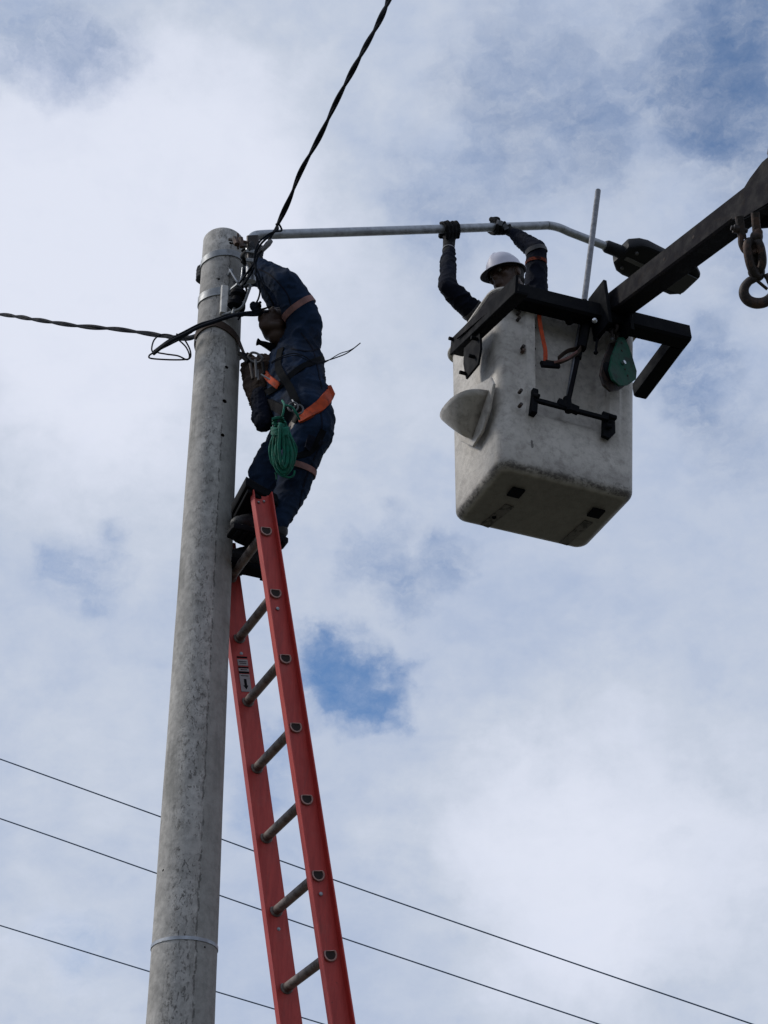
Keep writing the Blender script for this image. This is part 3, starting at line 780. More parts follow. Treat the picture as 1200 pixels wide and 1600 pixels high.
# mounting plates and jib box
pc = FP(938, V0-.05)
MB().beam(pc-BZ*.13-BV*.0, pc+BZ*.155, .020, .16, up=BV, bev=.1).build('mount_plate', M_black, boom)
MB().beam(pc+BU*.13-BZ*.13, pc+BU*.13+BZ*.11, .020, .15, up=BV, bev=.1).build('mount_plate', M_black, boom)
J0 = PL(962, 480, BP(0, V0-.04, 0), BV); J1 = J0-BV*1.30+BZ*.0
def fitj():
    # far end chosen on the sight line of the photographed knuckle, 1.2 m along the jib
    best = None
    for i in range(200):
        d = .8+i*.006
        for dz in (-.3, -.25, -.2, -.15, -.1, -.05, 0, .05, .1, .15, .2, .25, .3):
            P = J0-BV*d+BZ*dz*d; q = project(P); e = (q[0]-1178)**2+(q[1]-329)**2
            if best is None or e < best[0]: best = (e, P, d, dz)
    return best
_b = fitj(); print('jib end', _b[0], tuple(_b[1]), _b[2], _b[3]); J1 = _b[1]
JD = (J1-J0).normalized()
MB().beam(J0, J1+JD*.15, .118, .128, bev=.08).build('jib_tube', M_jib, boom)
JS = JD.cross(BZ).normalized(); JU = JS.cross(JD)
for s_ in (.55, .80):
    p = J0+JD*1.0*s_; q = p-JS*.05
    MB().cyl(p-JS*.0585, p-JS*.0600, .009, 10).cyl(p+JS*.0585, p+JS*.0600, .009, 10).build('jib_hole_shade', M_hole, boom)  # dark discs painted on for the shaded holes in the jib
# knuckle where jib meets the main boom
kb = J1+JD*.07-JU*.02
def side_plate(sg):
    off = JS*sg*.061
    pts = [(-.10, -.060), (-.02, -.095), (.20, -.12), (.50, -.10), (.62, .0), (.55, .11), (.30, .125), (.12, .115), (.03, .08), (-.05, .03)]
    MB().prism([kb+off+JD*a+JU*b for a, b in pts], JS*sg*.016, .003).build('knuckle_plate', M_jib, boom)
side_plate(-1); side_plate(1)
kc = kb+JD*.26+JU*.09
MB().cyl(kc-JS*.11, kc+JS*.11, .05, 24).cyl(kc-JS*.125, kc-JS*.105, .035, 6).cyl(kc+JS*.105, kc+JS*.125, .035, 6).build('knuckle_pin', M_rust, boom)
MB().beam(kb+JD*.05-JU*.06, kb+JD*.55-JU*.05, .11, .06).build('knuckle_web', M_jib, boom)
MB().sweep(spline([kb+JD*.04+JU*.085-JS*.06, kb+JD*.12+JU*.10-JS*.10, kb+JD*.3+JU*.13-JS*.11, kb+JD*.55+JU*.12-JS*.1], 6), .016, 10).build('hydraulic_hose', M_rubber, boom)
# main boom running down to the truck, out of the picture to the right and behind
mb0 = kb+JD*.35+JU*.15; tr = Vector((4.2, .6, 2.4))
MB().beam(mb0, tr, .20, .24, bev=.08).build('main_boom', M_jib, boom)
MB().cyl(tr+Vector((0, 0, -.1)), Vector((4.2, .6, 0)), .24, 24, r2=.34).build('boom_pedestal', M_jib, boom)
# T shaped levelling bracket on the bucket front
vt = -.055
a = front(915, 496, vt); b = front(903, 560, vt); c = front(887, 632, vt)
MB().cyl(a, b, .017, 14).cyl(b+(a-b)*.1, c, .012, 14).cyl(front(886, 622, vt), front(889, 643, vt), .020, 12).build('levelling_rod', M_black, boom)
MB().beam(front(836, 625, vt), front(950, 655, vt), .020, .024).beam(front(872, 629, vt), front(903, 642, vt), .028, .045).build('levelling_cross', M_black, boom)
MB().beam(front(834, 612, vt+.02), front(832, 648, vt+.02), .03, .05, up=BV).cyl(front(834, 617, vt), front(842, 619, vt-.02), .012, 8).build('cross_bracket', M_black, boom)
MB().prism([front(x, y, vt+.015) for x, y in ((943, 642), (961, 648), (962, 676), (953, 685), (942, 680))], BV*.02, .002)\
  .cyl(front(953, 651, vt-.01), front(962, 653, vt-.01), .014, 8).cyl(front(947, 665, vt), front(955, 667, vt), .012, 8).build('cross_bracket', M_black, boom)
MB().beam(front(918, 494, vt-.01), front(908, 545, vt-.02), .045, .05, up=BV, bev=.3).build('rod_sleeve', M_black, boom)
MB().cyl(front(889, 502, vt-.02), front(899, 497, vt), .022, 10).build('frame_stub', M_black, boom)
MB().cyl(front(934, 520, vt-.03), front(931, 549, vt-.03), .0065, 10).ball(front(931, 551, vt-.03), .012).build('lever', M_black, boom)
p = PL(929, 501, BP(0, V0-.14, 0), BV); MB().ball(p, .014).build('plate_bolt', M_steel, boom)

# ------------------------------------------------------------------ things hung on the bucket and boom
M_conduit = mat('worn_conduit', (.13, .135, .15), .42, .5, .35, 30, .1, 100, dark=(.24, .25, .27), dscale=9, damt=.2)
tube = MB().cyl(PL(934.5, 298, BP(0, -.02, 0), BV), PL(913, 470, BP(0, -.02, 0), BV), .0155, 16).cyl(PL(913, 470, BP(0, -.02, 0), BV), front(886, 630, -.03), .0115, 12).build('metal_conduit', M_conduit)
tag(tube, 'thin shiny upright metal tube standing behind the front beam of the bucket frame', 'metal tube')
# orange sling
vs = -.07
sl = thing('sling_strap', front(858, 566, vs), 'orange webbing strap with a buckle dangling on the front of the bucket', 'strap')
def ribbon(pts, wid, th, up, n=6):
    pr = [(-wid/2, -th/2), (wid/2, -th/2), (wid/2, th/2), (-wid/2, th/2)]
    return MB().sweep(spline(pts, n), 1, prof=pr, up=up)
ribbon([front(842, 474, -.045), front(843, 500, -.05), front(848, 528, -.05), front(852, 548, -.06), front(852, 566, -.07)], .022, .004, -BV).build('webbing', M_orange, sl)
ribbon([front(852, 565, vs), front(868, 567, vs-.02), (front(888, 560, vs-.04)), front(904, 549, vs-.03), front(908, 540, vs), front(900, 545, vs+.02), front(886, 549, vs+.03), front(872, 560, vs)], .022, .005, BV*.6+BZ*.8).build('webbing_loop', M_brown, sl)
ribbon([front(866, 566, vs-.03), front(886, 560, vs-.05), front(902, 549, vs-.045)], .010, .005, BV*.6+BZ*.8).build('webbing_edge', M_faded, sl)
MB().beam(front(846, 569, vs-.01), front(873, 571, vs-.01), .034, .022, up=BV, bev=.2).build('buckle', M_rubber, sl)
# green pulley block
vp = -.13
pu = thing('pulley_block', front(961, 518, vp), 'green pulley block hanging from a shackle under the boom', 'pulley')
def pulley():
    A = BU*.93+BV*.37; A.normalize(); Nn = A.cross(BZ).normalized()    # cheeks face Nn
    if Nn.dot(Vector((0, -1, 0))) < 0: Nn = -Nn
    outl = [(957, 532), (965, 531), (972, 545), (979, 565), (985, 585), (984, 597), (972, 606), (958, 608), (947, 598), (942, 582), (946, 560), (953, 543)]
    c0 = front(961, 575, vp)
    def Q(x, y, o=0.): return PL(x, y, c0+Nn*o, Nn)
    for o, nm in ((.022, 'cheek'), (-.034, 'cheek')):
        sh = 0 if o > 0 else -6
        ch = MB().prism([Q(x+2, y, .0)+Nn*o for x, y in outl], Nn*.012, .003).build(nm, M_green if o > 0 else M_rust, pu)
        if o > 0:
            MB().cyl(Q(964, 573)+Nn*.036, Q(964, 573)+Nn*.050, .011, 10).build('axle_nut', M_steel, ch)
            for x, y in ((963, 541), (963, 553), (968, 582), (972, 592)):
                MB().cyl(Q(x, y)+Nn*.0335, Q(x, y)+Nn*.0365, .006, 8).build('cheek_rivet', M_hole, ch)
    cc = Q(960, 580)-Nn*.0; 
    MB().sweep([cc-Nn*.020, cc-Nn*.012, cc-Nn*.002, cc+Nn*.008, cc+Nn*.018], [.062, .057, .047, .057, .062], 36).build('sheave', M_rubber, pu)
    t0 = Q(962, 534)
    # shackle and swivel
    sh = [t0+A*.0-BZ*.01, t0+A*.022+BZ*.02, t0+A*.022+BZ*.055, t0+BZ*.078, t0-A*.022+BZ*.055, t0-A*.022+BZ*.02]
    MB().sweep(spline(sh, 6, closed=True), .008, 10, closed=True).build('shackle', M_rust, pu)
    MB().cyl(t0-A*.035, t0+A*.035, .008, 10).ball(t0+A*.038, .013).build('shackle_pin', M_steel, pu)
    e = t0+BZ*.09+Nn*.0
    MB().sweep([e+Nn*math.cos(a)*.022+BZ*math.sin(a)*.026+A*.0 for a in [2*math.pi*k/20 for k in range(20)]], .009, 10, closed=True).build('eye', M_rust, pu)
    e2 = t0+A*.055+BZ*.045
    MB().sweep([e2+A*math.cos(a)*.034+BZ*math.sin(a)*.036 for a in [2*math.pi*k/24 for k in range(24)]], .010, 10, closed=True).build('hook_ring', M_rust, pu)
pulley()
# chain and hook
hk = thing('chain_hook', D(1160, 360, 6.45), 'rusty lifting hook on heavy chain links hanging below the boom knuckle', 'hook')
def chain():
    def stadium(c, L_, w, u, s_, r_, nm, m=M_rust):
        pts = []
        for k in range(28):
            a = 2*math.pi*k/28; x = math.cos(a)*w; y = math.sin(a)
            pts.append(c+s_*x+u*(math.copysign(abs(y)**.75, y)*L_))
        MB().sweep(pts, r_, 12, closed=True).build(nm, m, hk)
    dp = 6.45; X = Vector((1, 0, 0)); Yy = Vector((0, 1, 0)); Zz = Vector((0, 0, 1))
    def P(x, y, d=dp): return D(x, y, d)
    MB().cyl(P(1146, 357), P(1154, 359), .018, 12).cyl(P(1142, 356), P(1168, 361), .010, 10).cyl(P(1176, 362), P(1190, 364), .010, 10).build('hanger_pin', M_rust, hk)
    MB().beam(P(1155, 338), P(1160, 374), .02, .035, up=(1, 0, 0), bev=.3).beam(P(1180, 332), P(1183, 370), .02, .035, up=(1, 0, 0), bev=.3).build('hanger_lug', M_rust, hk)
    # shackle bow
    MB().sweep(spline([P(1158, 368), P(1158, 380), P(1163, 391), P(1172, 396), P(1182, 392), P(1187, 380), P(1184, 366)], 6), .013, 12).build('shackle', M_rust, hk)
    MB().ball(P(1182, 370), .028).ball(P(1184, 364), .022).build('shackle_nut', M_rust, hk)
    u = (P(1172, 384)-P(1180, 430)).normalized(); s1 = Vector((.75, .66, 0)).normalized()
    stadium(P(1178, 405), .073, .038, u, s1, .0185, 'chain_link')
    stadium(P(1183, 400), .060, .026, u, Vector((-.6, .8, 0)).normalized(), .0175, 'chain_link')
    hp = [(1176, 424), (1179, 434), (1170, 440), (1163, 450), (1163, 461), (1170, 470), (1183, 474), (1197, 471), (1207, 461), (1207, 448), (1201, 437), (1197, 430)]
    rr = [.018, .021, .022, .025, .027, .028, .029, .028, .025, .020, .015, .010]
    pts = spline([P(*p) for p in hp], 5); rs = [rr[min(len(rr)-1, i//5)]+(rr[min(len(rr)-1, i//5+1)]-rr[min(len(rr)-1, i//5)])*(i % 5)/5 for i in range(len(pts))]
    MB().sweep(pts, [x*.82 for x in rs], 14).build('hook', M_rust, hk)
    MB().ball(P(1178, 425), .026).cyl(P(1180, 436), P(1199, 452), .007, 8).cyl(P(1196, 428), P(1199, 434), .012, 8).build('hook_latch', M_rust, hk)
chain()

# ------------------------------------------------------------------ man in the bucket
B2 = thing('person', D(800, 520, 7.7)-BZ*.9, 'man in white helmet and dark jacket in the bucket, gloved hands holding the arm pipe', 'person')
def man_in_bucket():
    par = B2
    hd = D(792, 435, 8.02); P = hd; HS = .97
    # face frame
    Fd = Vector((-.72, -.64, -.28)).normalized(); Sd = Fd.cross(BZ).normalized(); Ud = Sd.cross(Fd).normalized()   # Sd: his right
    B = Matrix((Sd, Fd, Ud)).transposed()
    def h(s_, f_, u_): return hd+(Sd*s_+Fd*f_+Ud*u_)*HS
    hull = [
        [(h(0, -.012, .035), (.076, .095, .088), B)],
        [(h(0, .02, .0), (.068, .072, .070), B), (h(0, .050, -.075), (.040, .036, .030), B)],        # jaw
        [(h(0, .075, -.090), (.022, .018, .018), B), (h(0, .05, -.07), (.04, .03, .025), B)],
        [(h(-.045, .0, -.06), .030), (h(.045, .0, -.06), .030), (h(0, .05, -.085), .028)],
        [(h(0, .088, .020), .009), (h(0, .112, -.022), .0125)], [(h(0, .112, -.022), .012), (h(.014, .097, -.026), .0095)], [(h(0, .112, -.022), .012), (h(-.014, .097, -.026), .0095)],
        [(h(-.030, .086, .030), .010), (h(.030, .086, .030), .010)],                                      # brow
        [(h(-.022, .094, -.050), .0080), (h(0, .101, -.048), .0095), (h(.022, .094, -.050), .0080)],
        [(h(-.018, .093, -.064), .0080), (h(0, .100, -.064), .0100), (h(.018, .093, -.064), .0080)],
        [(h(-.042, .070, -.010), .020)], [(h(.042, .070, -.010), .020)],
        [(h(.078, -.012, .004), (.008, .018, .030), B)], [(h(-.078, -.012, .004), (.008, .018, .030), B)],
        [(h(0, -.03, -.05), .056), (h(0, -.05, -.20), .062)],
    ]
    shR = D(757, 503, 8.08); shL = D(838, 486, 8.30)
    elR = D(699, 449, 8.02); elL = D(838, 392, 8.45)
    c1 = pipe_at(702); c2 = pipe_at(779)
    toC = Vector((0, -1, 0))
    g1, w1 = grip(c1, pipe_dir, Vector((.1, .65, -.35)), .0245, flip=-1)
    # hand 1: palm behind, fingers over the top towards the camera
    w1 = c1+Vector((-.005, .045, -.080))
    g2, w2 = grip(c2, pipe_dir, Vector((.1, .4, .65)), .0245, flip=-1)
    w2 = D(801, 364, 8.62)
    nk = h(0, -.05, -.20); cx_ = (shR+shL)/2; pel = BP(BL*.5, BW*.55, .80); kn = BP(BL*.5, BW*.55, .45)
    bodyh = [[(nk, .055), (cx_-BZ*.05, (.16, .10, .10))], [(cx_-BZ*.05, (.16, .10, .10)), (pel, (.14, .11, .1))]]
    bodyh += limb([(shR, .050), (elR, .036), (w1, .024)])+limb([(shL, .050), (elL, .036), (w2, .024)])
    for s_ in (-1, 1): bodyh += limb([(pel+BU*.09*s_, .08), (BP(BL*.5, BW*.55, .45)+BU*.10*s_, .055), (BP(BL*.5, BW*.5, .09)+BU*.11*s_, .040), (BP(BL*.5, BW*.40, .075)+BU*.11*s_, .035)])
    bodyh += [[(cx_, .07), (shR, .05)], [(cx_, .07), (shL, .05)], [(w1, .022), (c1+Vector((0, .045, -.03)), .022)], [(w2, .022), (c2+Vector((.02, .02, .03)), .022)]]
    fuse('person_body', hull+bodyh, .0060, M_skin, par, 3)
    # jacket and trousers
    jk = limb([(shR, .068), (elR.lerp(shR, .5), .058), (elR, .050), (elR.lerp(w1, .55), .043), (w1.lerp(elR, .18), .037)])
    jk += limb([(shL, .070), (elL.lerp(shL, .5), .062), (elL, .056), (elL.lerp(w2, .5), .048), (w2.lerp(elL, .12), .040)])
    jk += [[(shR, .075), (cx_-BZ*.03, (.12, .10, .09))], [(shL, .075), (cx_-BZ*.03, (.12, .10, .09))], [(cx_-BZ*.05, (.19, .13, .11)), (pel, (.17, .14, .11))], [(nk-BZ*.02, .068), (cx_-BZ*.04, (.12, .10, .06))]]
    for s_ in (-1, 1): jk += limb([(pel+BU*.09*s_, .10), (kn+BU*.10*s_, .075), (BP(BL*.5, BW*.5, .13)+BU*.11*s_, .060)])
    cov = fuse('jacket', jk, .008, M_navy2, par, 2, folds(.0100, 12, 3, (1, 1, 1.2)))
    tr = world_bvh(cov)
    # gloves
    gl1 = fuse('glove', g1+limb([(c1+Vector((0, .040, -.022)), .036), (w1, .034), (w1.lerp(elR, .22), .032)]), .0036, M_bglove, par, 2, folds(.0012, 70, 1))
    gl2 = fuse('glove', g2+limb([(c2+Vector((.012, .03, .035)), .030), (w2, .028), (w2.lerp(elL, .15), .032)]), .0036, M_bglove, par, 2, folds(.0012, 70, 2))
    gt = world_bvh(gl2)
    draped(gt, [(776, 347), (786, 350), (792, 358)], .028, 'glove_back', M_lglove, gl2, .003)
    ring_band(world_bvh(gl1), w1.lerp(elR, .14), elR-w1, .012, 'glove_cuff', M_grey, gl1)
    # reflective tapes and orange armband
    ax1 = shR-elR; ring_band(tr, elR.lerp(shR, .66), ax1, .020, 'sleeve_tape', M_dtape, cov)
    ax2 = shL-elL; ring_band(tr, elL.lerp(shL, .22), ax2, .020, 'sleeve_band', M_dorange, cov); 
    ring_band(tr, elL.lerp(shL, .02), ax2+Vector((.1, 0, 0)), .026, 'sleeve_tape', M_dtape, cov)
    # helmet
    hb = B @ Matrix.Rotation(R(-4), 3, 'X')
    hs, hf, hu = hb @ Vector((1, 0, 0)), hb @ Vector((0, 1, 0)), hb @ Vector((0, 0, 1))
    hc = h(0, 0, .048)
    v = []; n = 48; prof = [(.0, .150), (.25, .147), (.5, .136), (.75, .110), (.92, .070), (1.0, .022), (1.03, .0)]
    def ringpt(a, k, z, extra=0):
        ex = .089*k+extra; ey = .109*k+extra
        return hc+hs*math.cos(a)*ex+hf*math.sin(a)*ey+hu*z
    rows = []
    for k, z in ((.02, .107), (.25, .103), (.45, .094), (.65, .079), (.82, .056), (.93, .036), (.985, .006), (1.0, -.006)): rows.append([ringpt(2*math.pi*i/n, k, z+(.006 if abs(math.cos(2*math.pi*i/n)) < .22 and k > .05 and k < .9 else 0)) for i in range(n)])
    brim = []
    for i in range(n):
        a = 2*math.pi*i/n; fr_ = max(0, math.sin(a)); e = .016+.042*fr_**2
        brim.append(ringpt(a, 1.0, -.014-.014*fr_**2, e))
    rows.append(brim)
    v = [p for r_ in rows for p in r_]; f = [(i*n+k, i*n+(k+1) % n, (i+1)*n+(k+1) % n, (i+1)*n+k) for i in range(len(rows)-1) for k in range(n)]; f.append(tuple(range(n)))
    ho = MB().add(v, f).build('hard_hat', M_hat, par)
    md = ho.modifiers.new('s', 'SOLIDIFY'); md.thickness = .003; md.offset = -1; ho.data.materials.append(M_hatin); md.material_offset = 1; md.material_offset_rim = 0
    mb = MB()
    for s_ in (-1, 1):
        mb.sweep(spline([h(.080*s_, .02, .03), h(.078*s_, .02, -.03), h(.055*s_, .03, -.075), h(0, .055, -.112)], 6), .0035, 6)
    mb.build('chin_strap', M_brown, ho)
    ring = MB().sweep([ringpt(2*math.pi*i/40, .84, .0) for i in range(40)], 1, prof=[(-.002, -.014), (.002, -.014), (.002, .014), (-.002, .014)], up=hu, closed=True).build('headband', M_hatin, ho)
    fuse('hair', [[(h(0, -.028, .040), (.080, .090, .088), B)], [(h(0, -.075, -.01), (.055, .03, .05), B)]], .006, M_hair, par, 2)
    mb = MB()
    for s_ in (-1, 1): mb.ball(h(.030*s_, .083, .012), .0105)
    mb.build('eye', mat('eye_white', (.10, .09, .085), .4), par)
man_in_bucket()

# ------------------------------------------------------------------ man on the ladder
FT = LN.copy(); FT.z = 0; FT.normalize()                     # his facing direction (to the pole)
B1 = thing('person', LP+LR*.2+BZ*.02, 'man in navy coveralls standing on the red ladder, reaching round the pole top', 'person')
def man_on_ladder():
    par = B1; LS = -LR                                     # his left is the camera side
    Bb = Matrix((LS, FT, BZ)).transposed()                  # x=left, y=forward, z=up
    # feet on the first visible rung
    zs = LP.z+.022
    fl = LP+LR*.105+BZ*.022-FT*.010; fr_ = LP+LR*.33+BZ*.000-FT*.070
    J = dict(
        pel=D(472, 655, 7.08), che=D(462, 570, 7.38), shL=D(478, 508, 7.40), shR=D(458, 508, 7.72), nk=D(455, 532, 7.50),
        hd=D(436, 508, 7.50), elL=D(449, 446, 7.42), wrL=D(398, 412, 7.60), hL=D(391, 398, 7.66),
        elR=D(412, 430, 7.95), wrR=D(338, 436, 8.05), hR=D(322, 438, 7.98),
        hipL=D(479, 672, 6.98), hipR=D(459, 674, 7.26), knL=D(456, 768, 6.88), knR=D(412, 740, 7.10))
    ankL = fl-FT*.07+BZ*.10; ankR = fr_-FT*.07+BZ*.10
    for k in ('shL', 'elL', 'wrL'): pass
    print('upperarm', (J['shL']-J['elL']).length, 'fore', (J['elL']-J['wrL']).length, 'thigh', (J['hipL']-J['knL']).length, 'shin', (J['knL']-ankL).length, 'R', (J['hipR']-J['knR']).length, (J['knR']-ankR).length, 'torso', (J['pel']-J['nk']).length, 'ankL px', project(ankL))
    # head: tilted back, looking up to the left
    Fd = (FT*.85+BZ*.50+LS*.16).normalized(); Sd = Fd.cross(BZ).normalized(); Ud = Sd.cross(Fd).normalized()
    B = Matrix((Sd, Fd, Ud)).transposed(); hd = J['hd']
    def h(s_, f_, u_): return hd+(Sd*s_+Fd*f_+Ud*u_)*.93
    hull = [[(h(0, -.015, .03), (.075, .095, .09), B)], [(h(0, .02, 0), (.066, .070, .07), B), (h(0, .052, -.078), (.038, .034, .028), B)],
        [(h(-.045, .0, -.06), .030), (h(.045, .0, -.06), .030), (h(0, .05, -.085), .028)],
        [(h(0, .088, .020), .009), (h(0, .112, -.022), .0125)], [(h(0, .110, -.022), .012), (h(.014, .097, -.026), .0095)], [(h(0, .110, -.022), .012), (h(-.014, .097, -.026), .0095)],
        [(h(-.030, .086, .030), .010), (h(.030, .086, .030), .010)],
        [(h(-.022, .094, -.050), .0085), (h(0, .102, -.049), .010), (h(.022, .094, -.050), .0085)], [(h(-.018, .093, -.064), .0085), (h(0, .101, -.064), .0105), (h(.018, .093, -.064), .0085)],
        [(h(-.042, .070, -.010), .020)], [(h(.042, .070, -.010), .020)],
        [(h(.078, -.012, .004), (.009, .019, .031), B)], [(h(-.078, -.012, .004), (.009, .019, .031), B)],
        [(h(0, -.035, -.06), .058), (J['nk'], .062)]]
    E = lambda p, r_: (J[p], r_, Bb) if isinstance(p, str) else (p, r_, Bb)
    body = [[E('nk', .06), E('che', (.15, .10, .12))], [E('che', (.15, .10, .12)), E('pel', (.14, .10, .10))]]
    body += limb([E('shL', .05), E('elL', .037), E('wrL', .026), E('hL', .022)])+limb([E('shR', .05), E('elR', .037), E('wrR', .026), E('hR', .022)])
    body += [[E('nk', .05), E('shL', .05)], [E('nk', .05), E('shR', .05)]]
    body += limb([E('hipL', .085), E('knL', .055), (ankL, .040), (fl+FT*.06+BZ*.04, .035)])+limb([E('hipR', .085), E('knR', .055), (ankR, .040), (fr_+FT*.06+BZ*.04, .035)])
    fuse('person_body', hull+body, .0060, M_skin, par, 3)
    # coveralls
    def mid(a, b, t): return (J[a] if isinstance(a, str) else a).lerp(J[b] if isinstance(b, str) else b, t)
    cv = limb([E('shL', .082), (mid('shL', 'elL', .5), .088), E('elL', .072), (mid('elL', 'wrL', .5), .054), (mid('elL', 'wrL', .9), .042)])
    cv += limb([E('shR', .078), (mid('shR', 'elR', .5), .066), E('elR', .060), (mid('elR', 'wrR', .5), .052), E('wrR', .044)])
    cv += [[E('nk', (.07, .065, .05)), E('che', (.165, .12, .11))], [E('shL', .078), E('che', (.15, .115, .10))], [E('shR', .078), E('che', (.15, .115, .10))],
           [E('nk', .06), E('shL', .07)], [E('nk', .06), E('shR', .07)]]
    wst = J['che'].lerp(J['pel'], .62)
    cv += [[E('che', (.165, .135, .12)), (wst+FT*.02, (.155, .145, .09), Bb)], [(wst, (.155, .150, .09), Bb), (J['pel']-FT*.01, (.165, .135, .09), Bb)]]
    cv += [[(J['pel']-FT*.03, (.15, .12, .09), Bb), (J['hipL']-FT*.03, .105)], [(J['pel']-FT*.03, (.15, .12, .09), Bb), (J['hipR']-FT*.02, .105)]]
    cv += limb([(J['hipL']-FT*.025, .108), (mid('hipL', 'knL', .5), .090), E('knL', .072), (J['knL'].lerp(ankL, .5), .066), (ankL.lerp(J['knL'], .22), .062), (ankL.lerp(J['knL'], .08), .060)])
    cv += limb([(J['hipR']-FT*.01, .105), (mid('hipR', 'knR', .5), .088), E('knR', .072), (J['knR'].lerp(ankR, .5), .072), (ankR.lerp(J['knR'], .15), .064)])
    cov = fuse('coverall', cv, .0085, M_navy, par, 2, folds(.0125, 9, 5, (1.1, 1, 1.25)))
    tr = world_bvh(cov)
    fuse('collar', [[(J['nk']+FT*.02, (.075, .07, .022), Bb), (J['nk']-BZ*.03, (.095, .085, .03), Bb)]], .007, M_navy2, par, 2, folds(.003, 20, 9))
    # hair / cap
    fuse('hair', [[(h(0, -.030, .042), (.080, .092, .090), B)], [(h(0, -.075, -.01), (.058, .032, .05), B)]], .006, M_hair, par, 2)
    # boots
    for c in (fl, fr_):
        sole = [(.155, .030), (.150, .045), (.09, .052), (.02, .040), (-.06, .036), (-.12, .040), (-.145, .030)]
        sole = [(f_*.88, w*.95) for f_, w in sole]
        out = [c+FT*(f_)+LS*w for f_, w in sole]+[c+FT*(f_)-LS*w for f_, w in reversed(sole)]
        H = [[(c+FT*.085+BZ*.055, (.046, .050, .036), Bb), (c+FT*.02+BZ*.075, (.042, .06, .055), Bb)], [(c+FT*.02+BZ*.075, (.042, .06, .055), Bb), (c-FT*.075+BZ*.075, (.042, .062, .055), Bb)], [(c-FT*.07+BZ*.08, (.045, .058, .05), Bb), (c-FT*.07+BZ*.19, (.055, .062, .04), Bb)]]
        bt = fuse('boot', H, .006, M_boot, par, 2, folds(.002, 40, 2))
        so = MB().prism(out, (0, 0, .028), .004)
        for f_ in (.105, .075, .045, -.06, -.085, -.11): so.beam(c+FT*f_-LS*.036-BZ*.003, c+FT*f_+LS*.036-BZ*.003, .018, .010, bev=.2)
        so.build('boot_sole', M_rubber, bt)
    # gloved hands: left on the clamp, right behind the pole
    sb = D(391, 396, 7.69)
    g, w = grip(D(391.5, 397, 7.66), (.05, 0, 1), Vector((.55, -.6, 0)), .028, flip=1)
    fuse('glove', g+limb([(D(393, 400, 7.62), .034), (J['wrL'], .036), (mid('wrL', 'elL', .22), .040)]), .004, M_glove, par, 2, folds(.0016, 60, 4))
    # right hand: open, fingers bent round the left side of the pole
    hr = J['hR']; H = [[(J['wrR'], .034), (hr, .034)]]
    for i in range(4):
        z = BZ*(.032-.021*i); a = hr+Vector((-.015, -.01, 0))+z
        H += limb([(a, .013), (a+Vector((-.022, -.030, -.004)), .012), (a+Vector((-.014, -.062, -.008)), .011), (a+Vector((.008, -.080, -.010)), .0105)])
    H += limb([(hr+BZ*.03, .015), (hr+Vector((-.02, -.02, .055)), .013), (hr+Vector((-.01, -.05, .065)), .011)])
    fuse('glove', H, .004, M_glove, par, 2, folds(.0016, 60, 6))
    # tapes
    ring_band(tr, mid('elL', 'shL', .60), J['shL']-J['elL']+Vector((.05, 0, .0)), .030, 'sleeve_tape', M_faded, cov)
    ring_band(tr, mid('hipL', 'knL', .66), J['knL']-J['hipL'], .028, 'leg_tape', M_faded, cov)
    # belt: orange at the back, dark in front
    draped(tr, [(519, 606), (513, 618), (500, 634), (484, 646), (467, 655)], .052, 'belt', M_orange, par, .010)
    draped(tr, [(467, 655), (455, 650), (440, 640), (425, 632), (410, 630)], .045, 'belt_front', M_rubber, par, .010)
    draped(tr, [(494, 684), (489, 695), (483, 706)], .075, 'pocket_flap', M_navy2, cov, .004)
    for sm_ in ([(500, 640), (503, 665), (497, 700), (485, 730), (474, 760), (466, 800)], [(470, 520), (488, 545), (497, 580), (503, 608)], [(404, 420), (425, 432), (448, 458), (455, 480)], [(455, 545), (480, 549), (497, 545)]):
        draped(tr, sm_, .007, 'seam', M_navy2, cov, .0025)
    draped(tr, [(437, 604), (420, 590), (414, 577)], .03, 'chest_webbing', M_orange, par, .012)
    draped(tr, [(470, 645), (455, 610), (436, 575), (440, 545)], .036, 'harness_strap', M_hstrap, par, .008)
    draped(tr, [(505, 560), (470, 575), (440, 600), (415, 615)], .03, 'harness_strap', M_hstrap, par, .006)
    draped(tr, [(505, 672), (490, 700), (470, 712), (445, 712)], .030, 'harness_strap', M_hstrap, par, .006)
    mb = MB(); 
    for k, (x, y, d) in enumerate(((458, 636, 6.84), (466, 640, 6.84))):
        c = D(x, y, d); mb.sweep([c+Vector((math.cos(a)*.022, 0, math.sin(a)*.026)) for a in [2*math.pi*q/20 for q in range(20)]], .0045, 8, closed=True)
    mb.build('belt_ring', M_dull, par)
    return J, tr, cov
J1m, tree1, cov1 = man_on_ladder()

